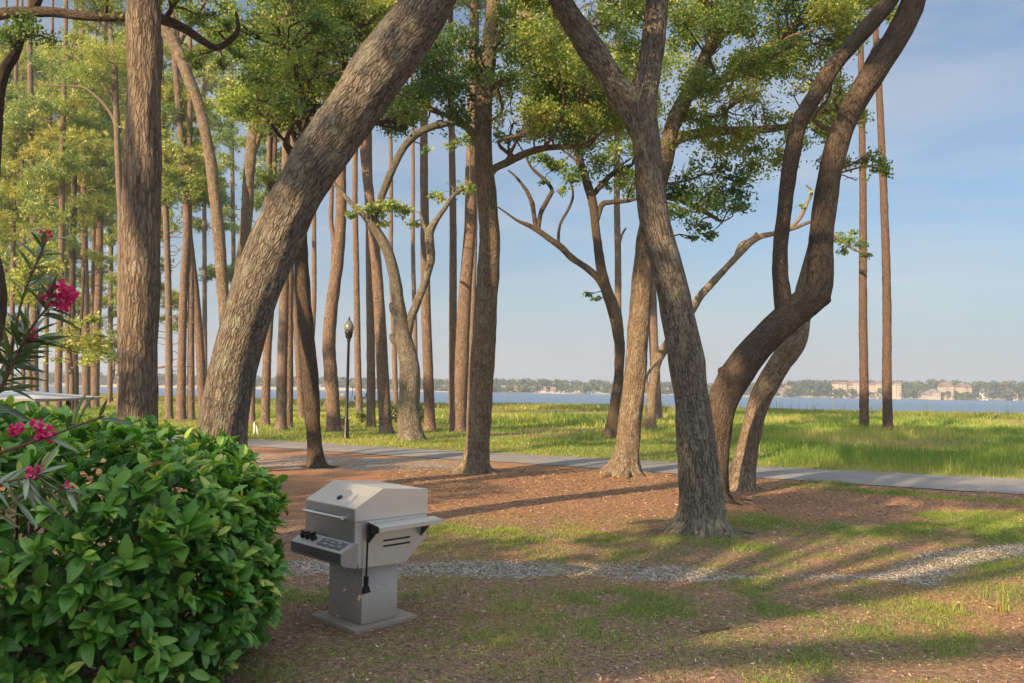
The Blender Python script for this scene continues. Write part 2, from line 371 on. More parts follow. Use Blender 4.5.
def ground_mat():
    m, nt, nd, lk = mat_new('park_ground')
    c = N(nt, 'ShaderNodeTexCoord').outputs['Object']
    n1 = noise(nt, c, 1.4, 5, .65); n2_ = noise(nt, c, 22, 5, .75); n3 = noise(nt, c, 90, 3, .7)
    soil = ramp(nt, n2_, [(.30, (.09, .065, .05)), (.47, (.25, .17, .125)), (.6, (.40, .275, .205)), (.76, (.55, .42, .33))])
    stw_sun = ramp(nt, n2_, [(.30, (.16, .085, .05)), (.47, (.38, .20, .115)), (.6, (.56, .31, .18)), (.76, (.66, .42, .27))])  # straw colours carrying the warm orange of sunlight
    soil = mixc(nt, attr(nt, 'a_straw_sun').outputs['Fac'], soil, stw_sun)
    soil = mixc(nt, math_(nt, 'MULTIPLY', n1, .5), soil, mixc(nt, .55, soil, (.14, .10, .08)))
    soil = mixc(nt, math_(nt, 'MULTIPLY', math_(nt, 'SUBTRACT', n3, .56, True), 2.6, True), soil, (.42, .31, .22))
    vz = N(nt, 'ShaderNodeTexVoronoi'); vz.inputs['Scale'].default_value = 26; lk.new(c, vz.inputs['Vector'])
    sp = N(nt, 'ShaderNodeSeparateColor'); lk.new(vz.outputs['Color'], sp.inputs[0])
    grav = ramp(nt, sp.outputs[0], [(0, (.13, .11, .10)), (.35, (.26, .235, .21)), (.75, (.38, .36, .33)), (1, (.52, .50, .46))])
    grs = ramp(nt, n2_, [(.3, (.07, .12, .03)), (.55, (.12, .19, .04)), (.75, (.22, .25, .08))])
    big = noise(nt, c, .12, 4, .6); mid = noise(nt, c, .9, 4, .7)
    lw = ramp(nt, mid, [(.3, (.13, .22, .035)), (.5, (.22, .30, .045)), (.7, (.36, .38, .08))])
    lw = mixc(nt, math_(nt, 'MULTIPLY', math_(nt, 'SUBTRACT', big, .45, True), 3, True), lw, (.40, .38, .10))
    ag = attr(nt, 'a_grass').outputs['Fac']; av = attr(nt, 'a_gravel').outputs['Fac']; ad = attr(nt, 'a_dry').outputs['Fac']; al = attr(nt, 'a_lawn').outputs['Fac']
    brk = math_(nt, 'SUBTRACT', noise(nt, c, 9, 5, .8), .5)
    fg = math_(nt, 'MULTIPLY', math_(nt, 'SUBTRACT', math_(nt, 'ADD', ag, math_(nt, 'MULTIPLY', brk, 1.6)), .42, True), 3, True)
    fv = math_(nt, 'MULTIPLY', math_(nt, 'SUBTRACT', math_(nt, 'ADD', av, math_(nt, 'MULTIPLY', brk, 1.4)), .4, True), 3, True)
    fd = math_(nt, 'MULTIPLY', math_(nt, 'SUBTRACT', math_(nt, 'ADD', ad, math_(nt, 'MULTIPLY', brk, 1.4)), .4, True), 2.5, True)
    b = mixc(nt, fv, soil, grav)
    b = mixc(nt, math_(nt, 'MULTIPLY', fg, .6), b, mixc(nt, al, grs, lw))
    b = mixc(nt, math_(nt, 'MULTIPLY', fd, .8), b, (.27, .19, .11))
    h = math_(nt, 'ADD', n2_, math_(nt, 'MULTIPLY', n3, .6))
    principled(nt, b, .95, 0, bump(nt, h, .035), .1); return m
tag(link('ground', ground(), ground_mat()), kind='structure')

def strip(name, A, B, z, mat, thick=.0):
    A = np.array(A); B = np.array(B)
    def rs(P):
        t = np.linspace(0, len(P) - 1, 260); return np.stack([np.interp(t, range(len(P)), P[:, 0]), np.interp(t, range(len(P)), P[:, 1])], 1)
    A, B = rs(A), rs(B)
    k = 5; V = []
    for j in range(k):
        s = j / (k - 1); P = A * (1 - s) + B * s
        if j in (0, k - 1): P = P + .11 * (n2(P[:, 0], P[:, 1], 2.5, 2, j)[:, None] - .5) * 2
        V.append(np.column_stack([P, np.full(len(P), z + .02 * math.sin(math.pi * s))]))
    V = np.concatenate(V); n = len(A); i = np.arange(k * n).reshape(k, n)
    q = np.stack([i[:-1, :-1], i[1:, :-1], i[1:, 1:], i[:-1, 1:]], -1).reshape(-1, 4)
    return tag(link(name, mesh_np(name, V, [q]), mat), kind='structure')
def asphalt():
    m, nt, nd, lk = mat_new('pale_worn_asphalt')
    c = N(nt, 'ShaderNodeTexCoord').outputs['Object']
    n = noise(nt, c, 1.1, 5, .7); s = noise(nt, c, 60, 3, .7)
    b = ramp(nt, n, [(.3, (.14, .14, .145)), (.7, (.25, .245, .245))])
    b = mixc(nt, math_(nt, 'MULTIPLY', math_(nt, 'SUBTRACT', s, .5, True), 3, True), b, (.36, .35, .33))
    d = noise(nt, c, 3.5, 5, .8)
    b = mixc(nt, math_(nt, 'MULTIPLY', math_(nt, 'SUBTRACT', d, .6, True), 4, True), b, (.20, .13, .09))
    principled(nt, b, .9, 0, bump(nt, s, .004), .3); return m
strip('path', FAR, NEAR, .012, asphalt())

# water, far land
def water_mat():
    m, nt, nd, lk = mat_new('bay_water')
    c = N(nt, 'ShaderNodeTexCoord').outputs['Object']
    n = noise(nt, vmul(nt, c, (1, 1.6, 1)), .9, 5, .65); n_ = noise(nt, vmul(nt, c, (.02, .12, 1)), 1, 3, .6)
    b = mixc(nt, n_, (.05, .10, .19), (.085, .15, .25))
    principled(nt, b, .28, 0, bump(nt, n, .55), .45); return m
V = np.array([(-2500, 60, -.9), (2500, 60, -.9), (2500, 1500, -.9), (-2500, 1500, -.9)])
tag(link('water', mesh_np('water', V, [np.array([[0, 1, 2, 3]])]), water_mat()), kind='structure')
def farY(x): return 640 + .05 * x + 10 * np.sin(x * .011)
xs = np.linspace(-1100, 1100, 160)
rows = [(-6, -1.2), (1, -.55), (7, .3), (14, 1.2), (120, 3), (600, 6)]
V = np.concatenate([np.column_stack([xs, farY(xs) + dy + 3 * np.sin(xs * .05 + dy), np.full(len(xs), z)]) for dy, z in rows])
i = np.arange(len(V)).reshape(len(rows), len(xs)); q = np.stack([i[:-1, :-1], i[:-1, 1:], i[1:, 1:], i[1:, :-1]], -1).reshape(-1, 4)
tag(link('far_shore', mesh_np('far_shore', V, [q]), simple('sandy_far_bank', (.40, .36, .28), .95, 0, .05, .2)), kind='structure')

# ------------------------------------------------------------------ leaves, tufts
def rand_unit(n, up=0.0):
    v = rng.normal(size=(n, 3)); v[:, 2] += up; return norm(v)
def leaf_quads(C, size, aspect=.5, tint=None, up=.3):
    n = len(C); a = rand_unit(n); b = norm(np.cross(a, rand_unit(n, up)))
    s = (size * rng.uniform(.65, 1.25, n))[:, None]
    V = np.stack([C - a * s * .5, C + b * s * aspect * .5 + a * s * .05, C + a * s * .5, C - b * s * aspect * .5 + a * s * .05], 1).reshape(-1, 3)
    q = np.arange(4 * n).reshape(n, 4)
    return V, q, np.repeat(tint if tint is not None else rng.uniform(0, 1, n), 4)
def tuft_tris(C, length, K, width, tint, droop=0.0, up=.35):
    n = len(C); ax = rand_unit(n, up)
    C3 = np.repeat(C, K, 0); d = norm(np.repeat(ax, K, 0) * .75 + rng.normal(size=(n * K, 3)) * .75)
    s = norm(np.cross(d, rng.normal(size=(n * K, 3)))) * width * .5
    l = (length * rng.uniform(.6, 1.2, n * K))[:, None]
    V = np.stack([C3 - s, C3 + s, C3 + d * l], 1).reshape(-1, 3)
    return V, np.arange(3 * n * K).reshape(-1, 3), np.repeat(tint, 3 * K)

def resample(P, step):
    P = np.asarray(P, float); n = len(P)
    if n == 2: P = np.array([P[0], (P[0] + P[1]) / 2, P[1]]); n = 3
    E = np.vstack([2 * P[0] - P[1], P, 2 * P[-1] - P[-2]]); out = []
    for k in range(n - 1):
        p0, p1, p2, p3 = E[k:k + 4]; seg = np.linalg.norm(p2[:3] - p1[:3]); m_ = max(2, int(seg / step))
        t = np.linspace(0, 1, m_, endpoint=False)[:, None]
        out.append(.5 * ((2 * p1) + (-p0 + p2) * t + (2 * p0 - 5 * p1 + 4 * p2 - p3) * t ** 2 + (-p0 + 3 * p1 - 3 * p2 + p3) * t ** 3))
    out.append(P[-1:]); o = np.vstack(out); o[:, 3] = np.maximum(o[:, 3], .004); return o
def tube(P, nseg=16, step=None, flare=0, lumps=.06, seed=0, base_z=None, roots=5):
    """P: (n,4) x,y,z,r -> verts, quads, bark coords"""
    P = np.asarray(P, float)
    step = step or max(.03, np.mean(P[:, 3]) * .8)
    S = resample(P, step); n = len(S)
    T = norm(np.gradient(S[:, :3], axis=0))
    ref = np.array([0.31, 0.95, 0.05]); a = norm(np.cross(T[0], ref)); Fr = []
    for k in range(n):
        a = a - T[k] * np.dot(a, T[k]); a = a / np.linalg.norm(a); Fr.append((a, np.cross(T[k], a)))
    A = np.array([x[0] for x in Fr]); B = np.array([x[1] for x in Fr])
    th = np.linspace(0, 2 * np.pi, nseg, endpoint=False)
    L_ = np.concatenate([[0], np.cumsum(np.linalg.norm(np.diff(S[:, :3], axis=0), axis=1))])
    R0 = P[:, 3].max()
    cs, sn = np.cos(th), np.sin(th)
    rr = np.repeat(S[:, 3:4], nseg, 1)
    q3 = np.stack([np.broadcast_to(cs * 1.3, (n, nseg)).ravel() + seed * 3.1, np.broadcast_to(sn * 1.3, (n, nseg)).ravel() + seed, np.repeat(L_ / max(R0, .02) * .45, nseg)], 1)
    rr = rr * (1 + lumps * 2.4 * (fbm(q3, 3).reshape(n, nseg) - .5))
    if R0 > .08:
        q4 = np.stack([np.broadcast_to(cs * R0 * 16, (n, nseg)).ravel() + seed, np.broadcast_to(sn * R0 * 16, (n, nseg)).ravel(), np.repeat(L_ * 5, nseg)], 1)
        rr = rr + min(.016, R0 * .07) * 2 * (fbm(q4, 2).reshape(n, nseg) - .5)
    if flare:
        z = S[:, 2] - (base_z or 0)
        lobe = .55 + .45 * np.cos(roots * th[None] + seed * 1.7 + .8 * np.sin(2 * th[None] + seed))
        lobe2 = .5 + .5 * np.cos((roots * 2 + 1) * th[None] + seed)
        e = np.exp(-np.maximum(z, 0) / (R0 * .48))[:, None]
        e2 = np.exp(-np.maximum(z, 0) / (R0 * 1.6))[:, None]
        rr = rr * (1 + flare * e * (.18 + .9 * lobe + .2 * lobe2) + .12 * flare * e2)
    V = S[:, None, :3] + rr[..., None] * (A[:, None] * cs[None, :, None] + B[:, None] * sn[None, :, None])
    bco = np.stack([np.broadcast_to(cs * R0, (n, nseg)), np.broadcast_to(sn * R0, (n, nseg)), np.repeat(L_[:, None], nseg, 1)], -1) + seed * 1.37
    i = np.arange(n * nseg).reshape(n, nseg); j = np.roll(i, -1, 1)
    q = np.stack([i[:-1], j[:-1], j[1:], i[1:]], -1).reshape(-1, 4)
    V = V.reshape(-1, 3); bco = bco.reshape(-1, 3)
    V = np.vstack([V, S[-1:, :3]]); bco = np.vstack([bco, bco[-1:]])
    cap = np.stack([i[-1], j[-1], np.full(nseg, len(V) - 1)], -1)
    return V, q, cap, bco
class Acc:
    def __init__(s): s.V = []; s.Q = []; s.T = []; s.B = []; s.n = 0
    def add(s, V, q=None, t=None, b=None):
        s.V.append(V)
        if q is not None and len(q): s.Q.append(q + s.n)
        if t is not None and len(t): s.T.append(t + s.n)
        if b is not None: s.B.append(b)
        s.n += len(V)
    def tube(s, P, **k): V, q, c, b = tube(P, **k); s.add(V, q, c, b)
    def build(s, name, mat, parent=None, attrn='bco', smooth=True):
        if not s.n: return None
        F_ = ([np.concatenate(s.Q)] if s.Q else []) + ([np.concatenate(s.T)] if s.T else [])
        me = mesh_np(name, np.concatenate(s.V), F_, {attrn: np.concatenate(s.B)} if s.B else None)
        return link(name, me, mat, parent, smooth)

WS = [1.0]
def pix(pts, Y):
    """(px,py,width_px[,dY]) -> x,y,z,r"""
    o = []
    for p in pts:
        d = Y + (p[3] if len(p) > 3 else 0); o.append((*at(p[0], p[1], d), p[2] * .5 * WS[0] * d / F))
    return np.array(o)
seedc = [0]
def clump_points(c, rx, ry, rz, n, sub=.32):
    k = max(5, int(n / 38)); S = rng.normal(size=(k, 3)); S = norm(S) * rng.uniform(.1, 1.15, (k, 1)) ** .6
    S = c + S * np.array([rx, ry, rz])
    idx = rng.integers(0, k, n)
    return S[idx] + rng.normal(size=(n, 3)) * np.array([1, 1, .6]) * sub * .55, S, idx
def tree(name, label, cat, group, Y, trunk, limbs=(), clumps=(), bark='oak', kind='oak', flare=.7, nseg=20, dens=1.0, roots=5, leafsize=None):
    """trunk/limbs in traced pixels at distance Y; clumps = (px,py,rpx,tint[,dY][,squash][,density])"""
    seedc[0] += 1; sd_ = seedc[0]
    WS[0] = {8.6: .9, 11.2: .83, 10.1: .92, 13.2: .9}.get(Y, .95) if kind == 'oak' else 1.0
    P = pix(trunk, Y)
    g = float(gz(P[0, 0], P[0, 1])[0])
    if flare: 
        P = np.vstack([[P[0, 0] - (P[1, 0] - P[0, 0]) * .05, P[0, 1], g - .18, P[0, 3]], P]) if P[0, 2] > g - .1 else P
        P[1, 2] = max(P[1, 2], g)
    root = thing(name, label, cat, (P[0, 0], P[0, 1], g), 0, group)
    a = Acc(); a.tube(P, nseg=nseg, flare=flare, seed=sd_, base_z=g, lumps=.13 if kind == 'oak' else .05, roots=roots)
    a.build('trunk', M[bark], root)
    if kind == 'oak' and Y < 18 and flare > .3:
        for k_ in range(6):
            an = k_ * 1.05 + rng.uniform(-.3, .3) + sd_; R0_ = P[1, 3]; dx, dy = math.cos(an), math.sin(an); ln_ = R0_ * rng.uniform(1.9, 3.3); bd = rng.uniform(-.25, .25)
            x0_, y0_ = P[0, 0], P[1, 1]
            pr = [(x0_ + dx * R0_ * .5, y0_ + dy * R0_ * .5, .30 * R0_ + .08, R0_ * .34), (x0_ + dx * R0_ * 1.15, y0_ + dy * R0_ * 1.15, R0_ * .12, R0_ * .26), (x0_ + dx * ln_ * .72 - dy * bd * R0_, y0_ + dy * ln_ * .72 + dx * bd * R0_, -R0_ * .06, R0_ * .17), (x0_ + dx * ln_ - dy * bd * R0_ * 2, y0_ + dy * ln_ + dx * bd * R0_ * 2, -R0_ * .16, R0_ * .08)]
            ar = Acc(); ar.tube(np.array([[a1, b1, c1 + g, d1] for a1, b1, c1, d1 in pr]), nseg=12, step=.04, seed=sd_ + k_, lumps=.16); ar.build('root', M[bark], root)
    allp = [resample(P, .25)]
    for l in limbs:
        Q = pix(l, Y); a = Acc(); sd2 = sd_ + len(allp) * .7
        a.tube(Q, nseg=max(8, nseg - 6), seed=sd2, lumps=.11 if kind == 'oak' else .05)
        a.build('limb', M[bark], root); allp.append(resample(Q, .25))
    if clumps:
        pts = np.vstack(allp); LV = []; LQ = []; LT = []; off = 0
        for c in clumps:
            px, py, r = c[0], c[1], c[2]; ti = c[3]; dY = c[4] if len(c) > 4 else rng.uniform(-1, 1) * .05 * Y
            sq = c[5] if len(c) > 5 else .62; dn = (c[6] if len(c) > 6 else 1) * dens
            yy = Y + dY; ctr = at(px, py, yy); rm = r * yy / F
            if kind == 'oak':
                ls = leafsize or max(.065, .0050 * yy)
                n = int(dn * 5.6 * (math.pi * rm * rm * sq) / (ls * ls * .5 * .55)) + 12
                C, S, idx = clump_points(ctr, rm, rm, rm * sq, n, min(.42, rm * .6))
                kp = fbm(C * (17 / yy) * 1.5, 3) > .41; kp &= rng.random(len(C)) < .97; C = C[kp]; idx = idx[kp]; n = len(C)
                tint = np.clip(ti + .08 + rng.normal(0, .19, len(S))[idx] + rng.normal(0, .10, n), 0, 1)
                V, q, t = leaf_quads(C, ls, .55, tint)
            else:
                ls = max(.2, .0062 * yy); wd = max(.02, .0009 * yy)
                n = int(dn * 3.8 * (math.pi * rm * rm * sq) / (7 * ls * wd * .5)) + 6
                C, S, idx = clump_points(ctr, rm, rm, rm * sq, n, min(.7, rm * .5))
                tint = np.clip(ti + rng.normal(0, .12, len(S))[idx] + rng.normal(0, .08, n), 0, 1)
                V, q, t = tuft_tris(C, ls, 7, wd, tint)
            LV.append(V); LQ.append(q + off); LT.append(t); off += len(V)
            # twig from nearest wood to the clump, then into its sub-clumps
            dd = np.linalg.norm(pts[:, :3] - ctr, axis=1) + .6 * np.maximum(0, pts[:, 2] - ctr[2]); k = int(np.argmin(dd)); p0 = pts[k]
            ln = np.linalg.norm(ctr - p0[:3]); r0_ = min(p0[3] * .55, .012 + ln * .014)
            mid1 = p0[:3] * .62 + ctr * .38 + rng.normal(size=3) * ln * .07; mid2 = p0[:3] * .28 + ctr * .72 + rng.normal(size=3) * ln * .07
            tw = Acc()
            main = np.array([[*p0[:3], r0_], [*mid1, r0_ * .8], [*mid2, r0_ * .6], [*ctr, r0_ * .4]])
            tw.tube(main, nseg=6, step=max(.1, ln / 8), lumps=.05)
            for s_ in S[:: max(1, len(S) // 7)]:
                st = mid2 if rng.random() < .5 else ctr
                md = (st + s_) / 2 + rng.normal(size=3) * .12 * np.linalg.norm(s_ - st)
                tw.tube(np.array([[*st, r0_ * .42], [*md, r0_ * .3], [*s_, r0_ * .12]]), nseg=4, step=.3, lumps=0)
            tw.build('branch', M[bark], root)
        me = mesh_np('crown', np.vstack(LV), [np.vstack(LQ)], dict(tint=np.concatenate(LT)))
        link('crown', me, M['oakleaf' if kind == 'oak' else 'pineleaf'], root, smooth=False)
    return root

exec_trees = True
# ------------------------------------------------------------------ the oaks
def rc(x0, x1, y0, y1, n, r, t, **k):
    """n random clumps in a traced box"""
    o = []
    for _ in range(n):
        o.append((rng.uniform(x0, x1), rng.uniform(y0, y1), r * rng.uniform(.7, 1.3), np.clip(t + rng.normal(0, .13), 0, 1), rng.uniform(-1, 1) * k.get('dY', 1.5), k.get('sq', .6), k.get('dn', 1)))
    return o
OG = 'live oaks in the park'
tree('oak_tree', 'leaning thick grey oak trunk sloping up to the right behind the leafy hedge', 'tree', OG, 8.6,
     [(214, 545, 60), (218, 470, 56), (221, 430, 52), (232, 370, 51), (247, 315, 52), (266, 262, 54), (290, 210, 56), (318, 160, 58), (350, 112, 60), (385, 62, 62), (415, 22, 60), (440, -20, 56), (470, -80, 50), (500, -150, 40), (520, -230, 28)],
     [[(440, -20, 30), (400, -70, 28, .5), (360, -130, 24, 1), (330, -200, 18, 1.5)], [(480, -100, 26), (540, -130, 22, -.5), (610, -170, 18, -1), (680, -190, 10, -1)]],
     rc(300, 640, -270, -110, 14, 55, .4), nseg=72, flare=.5, roots=4)
tree('oak_tree', 'straight thick brown trunk standing behind the hedge, its upper half in warm sun', 'tree', OG, 11.2,
     [(138, 525, 50), (138, 440, 46), (138, 400, 44), (139, 330, 43), (141, 250, 44), (143, 170, 43), (144, 90, 41), (144, 20, 40), (144, -60, 36), (140, -150, 28), (150, -240, 16)],
     [[(144, -30, 22), (190, -90, 18, .5), (240, -160, 12, 1)], [(144, -60, 20), (100, -130, 17, -.5), (60, -190, 12, -1)]],
     rc(20, 300, -280, -120, 12, 50, .4), bark='oak_plate', nseg=64, flare=.45)
tree('oak_tree', 'mottled forked oak with flared lichen covered roots, in the middle of the mulch', 'tree', OG, 10.1,
     [(701, 531, 46), (701, 505, 45), (698, 460, 43), (692, 405, 39), (684, 350, 37), (675, 300, 35), (664, 255, 34), (655, 220, 33), (650, 180, 31), (646, 140, 31), (641, 105, 36), (648, 78, 28), (653, 40, 25), (657, 0, 24), (661, -60, 22), (668, -130, 17), (680, -200, 10)],
     [[(646, 150, 22), (636, 118, 28), (620, 92, 29), (607, 72, 28), (592, 50, 28), (576, 26, 27), (563, 5, 25), (552, -20, 24), (535, -70, 20), (510, -140, 14), (490, -200, 8)],
      [(655, -40, 14), (700, -90, 12, .6), (750, -140, 8, 1)]],
     rc(460, 800, -260, -90, 16, 50, .4), nseg=64, flare=.72, roots=5)
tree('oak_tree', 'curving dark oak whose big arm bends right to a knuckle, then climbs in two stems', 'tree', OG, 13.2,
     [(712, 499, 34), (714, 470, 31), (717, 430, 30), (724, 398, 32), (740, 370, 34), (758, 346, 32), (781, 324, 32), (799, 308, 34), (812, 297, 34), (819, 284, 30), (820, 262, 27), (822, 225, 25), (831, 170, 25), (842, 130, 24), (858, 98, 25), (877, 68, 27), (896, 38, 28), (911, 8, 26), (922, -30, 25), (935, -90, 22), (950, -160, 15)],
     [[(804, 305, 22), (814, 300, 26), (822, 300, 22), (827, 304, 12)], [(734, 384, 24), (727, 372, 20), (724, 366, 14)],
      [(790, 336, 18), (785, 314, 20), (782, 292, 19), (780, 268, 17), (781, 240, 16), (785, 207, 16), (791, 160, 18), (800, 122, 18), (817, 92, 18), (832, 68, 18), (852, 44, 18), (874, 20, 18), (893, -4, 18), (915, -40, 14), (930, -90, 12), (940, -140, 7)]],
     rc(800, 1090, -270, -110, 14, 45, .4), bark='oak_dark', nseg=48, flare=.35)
tree('oak_tree', 'pale tan trunk with reddish base leaning right, behind the knuckled oak arm', 'tree', OG, 14.7,
     [(739, 491, 27), (744, 462, 23), (750, 436, 21), (757, 408, 21), (768, 384, 22), (781, 362, 23), (793, 345, 23), (799, 325, 22, .3), (805, 290, 19, .8), (815, 250, 17, 1), (826, 200, 15, 1), (836, 150, 13, 1), (850, 105, 11, 1), (866, 70, 9, 1), (880, 40, 7, 1)], (),
     [(850, 165, 14, .45, 1), (872, 160, 13, .35, 1), (884, 172, 9, .3, 1, .6), (855, 180, 10, .3, 1)] + rc(800, 850, 60, 180, 4, 14, .6, dn=.5), bark='oak_pale', nseg=40, flare=.62, roots=4)
tree('oak_tree', 'sunlit upright oak trunk at the left end of the orange mulch, standing alone', 'tree', OG, 17.0,
     [(475, 473, 28), (477, 450, 25), (479, 420, 25), (481, 384, 25), (484, 340, 25), (486, 302, 24), (489, 260, 23), (490, 240, 22), (487, 200, 21), (484, 160, 19), (483, 110, 18), (486, 75, 18), (489, 45, 17), (494, 0, 14), (498, -50, 13), (500, -110, 9)],
     [[(488, 55, 12), (497, 40, 12), (510, 26, 11), (524, 15, 10), (535, 22, 9), (547, 29, 8), (558, 24, 6)],
      [(484, 185, 8), (493, 170, 8), (506, 163, 8), (525, 154, 8), (545, 148, 7), (565, 147, 6), (590, 146, 4)],
      [(484, 150, 8), (470, 130, 8), (452, 118, 6), (430, 110, 4)], [(486, 90, 8), (515, 75, 7, 1), (550, 60, 5, 1.5)]],
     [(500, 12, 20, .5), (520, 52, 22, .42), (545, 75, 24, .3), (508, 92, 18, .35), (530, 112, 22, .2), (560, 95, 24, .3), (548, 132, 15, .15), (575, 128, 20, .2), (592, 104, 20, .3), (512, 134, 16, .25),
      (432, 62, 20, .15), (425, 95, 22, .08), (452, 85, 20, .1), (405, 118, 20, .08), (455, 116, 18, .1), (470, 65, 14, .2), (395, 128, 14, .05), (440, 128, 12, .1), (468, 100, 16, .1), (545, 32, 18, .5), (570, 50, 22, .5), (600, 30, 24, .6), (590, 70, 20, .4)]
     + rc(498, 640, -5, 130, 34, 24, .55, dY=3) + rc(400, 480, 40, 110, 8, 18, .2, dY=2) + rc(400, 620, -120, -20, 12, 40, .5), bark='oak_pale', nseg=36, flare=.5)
tree('oak_tree', 'leaning sunlit trunk crossing behind the forked mottled oak, its thin shadow line at its foot', 'tree', OG, 17.1,
     [(624, 474, 30), (627, 450, 25), (630, 420, 24), (634, 385, 23), (637, 345, 22), (641, 300, 22), (644, 262, 22), (650, 225, 21), (658, 185, 20), (666, 155, 18), (672, 128, 17), (682, 105, 16), (695, 82, 14), (706, 55, 12), (717, 32, 11), (733, 10, 11), (748, -15, 10), (765, -50, 8), (780, -90, 5)],
     [[(668, 150, 12), (680, 138, 11), (712, 132, 10), (740, 130, 9), (768, 129, 8), (800, 124, 6), (822, 115, 4)],
      [(686, 100, 9), (705, 88, 8), (722, 80, 9), (735, 75, 8), (741, 63, 8), (752, 57, 7), (768, 47, 6), (790, 32, 5), (812, 12, 4)],
      [(656, 195, 8, .4), (680, 200, 6, .8), (705, 212, 5, 1), (722, 222, 3, 1)]],
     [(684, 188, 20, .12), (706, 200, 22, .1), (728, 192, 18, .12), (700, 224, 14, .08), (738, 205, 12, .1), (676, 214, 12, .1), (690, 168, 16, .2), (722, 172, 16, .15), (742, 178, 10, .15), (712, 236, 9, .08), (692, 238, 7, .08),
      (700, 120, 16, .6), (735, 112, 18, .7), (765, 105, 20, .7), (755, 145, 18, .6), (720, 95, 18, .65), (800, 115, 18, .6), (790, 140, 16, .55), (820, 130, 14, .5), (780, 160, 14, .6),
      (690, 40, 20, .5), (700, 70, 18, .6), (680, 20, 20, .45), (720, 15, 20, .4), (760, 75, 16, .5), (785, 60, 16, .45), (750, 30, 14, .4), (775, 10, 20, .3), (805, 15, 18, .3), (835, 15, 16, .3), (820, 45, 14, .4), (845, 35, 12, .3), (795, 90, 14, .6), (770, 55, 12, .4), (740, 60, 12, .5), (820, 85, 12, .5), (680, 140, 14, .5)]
     + rc(665, 850, -5, 115, 34, 19, .5, dY=2.5) + rc(845, 892, -8, 26, 7, 12, .5) + rc(665, 770, 95, 170, 10, 16, .65, dY=2) + rc(660, 860, -100, -10, 12, 36, .4), bark='oak_pale', nseg=36, flare=.6)
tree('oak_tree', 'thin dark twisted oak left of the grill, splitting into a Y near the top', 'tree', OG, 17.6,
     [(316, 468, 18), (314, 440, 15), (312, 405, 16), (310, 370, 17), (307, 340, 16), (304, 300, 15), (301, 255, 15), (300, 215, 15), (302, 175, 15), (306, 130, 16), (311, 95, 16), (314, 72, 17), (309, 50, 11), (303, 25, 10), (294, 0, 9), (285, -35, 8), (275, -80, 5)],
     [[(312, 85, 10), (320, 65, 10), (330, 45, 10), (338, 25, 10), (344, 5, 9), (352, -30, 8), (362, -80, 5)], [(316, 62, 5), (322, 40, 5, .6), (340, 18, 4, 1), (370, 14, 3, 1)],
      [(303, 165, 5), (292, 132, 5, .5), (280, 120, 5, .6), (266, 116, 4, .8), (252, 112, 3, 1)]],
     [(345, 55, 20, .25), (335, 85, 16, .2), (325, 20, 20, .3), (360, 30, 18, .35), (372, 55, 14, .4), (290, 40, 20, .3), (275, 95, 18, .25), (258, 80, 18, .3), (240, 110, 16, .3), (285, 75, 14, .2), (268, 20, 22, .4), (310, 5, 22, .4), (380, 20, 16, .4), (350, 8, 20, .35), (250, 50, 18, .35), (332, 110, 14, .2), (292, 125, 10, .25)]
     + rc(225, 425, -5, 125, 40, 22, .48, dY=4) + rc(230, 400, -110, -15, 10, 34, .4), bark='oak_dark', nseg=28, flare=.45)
tree('oak_tree', 'gnarled oak with knobby forked trunk just right of the lamp post', 'tree', OG, 27.5,
     [(411, 440, 26), (409, 415, 22), (410, 380, 22), (407, 355, 20), (403, 335, 17), (399, 310, 14), (395, 280, 12), (389, 255, 12), (381, 238, 11), (373, 224, 9), (378, 207, 8), (386, 185, 8), (393, 168, 8), (404, 147, 8), (418, 133, 8), (438, 125, 7), (456, 123, 5), (475, 122, 3)],
     [[(405, 350, 10), (410, 322, 9), (418, 300, 9), (427, 276, 8), (431, 258, 9), (429, 235, 10), (435, 222, 7), (445, 208, 5), (454, 195, 4), (470, 185, 3)],
      [(375, 230, 6), (362, 214, 6), (350, 202, 5), (338, 188, 4), (328, 176, 4), (310, 165, 2)], [(430, 240, 5), (424, 225, 4), (420, 212, 2)],
      [(400, 345, 8), (394, 340, 8), (391, 334, 5)], [(398, 318, 8), (393, 310, 8), (391, 303, 4)]],
     [(368, 208, 10, .55), (385, 205, 12, .6), (402, 210, 10, .6), (415, 222, 8, .5), (380, 222, 8, .5), (452, 190, 12, .55), (468, 186, 10, .5), (440, 198, 9, .6), (474, 140, 10, .3), (455, 145, 8, .4), (424, 150, 8, .4), (350, 215, 6, .4)], bark='oak', nseg=28, flare=.28)
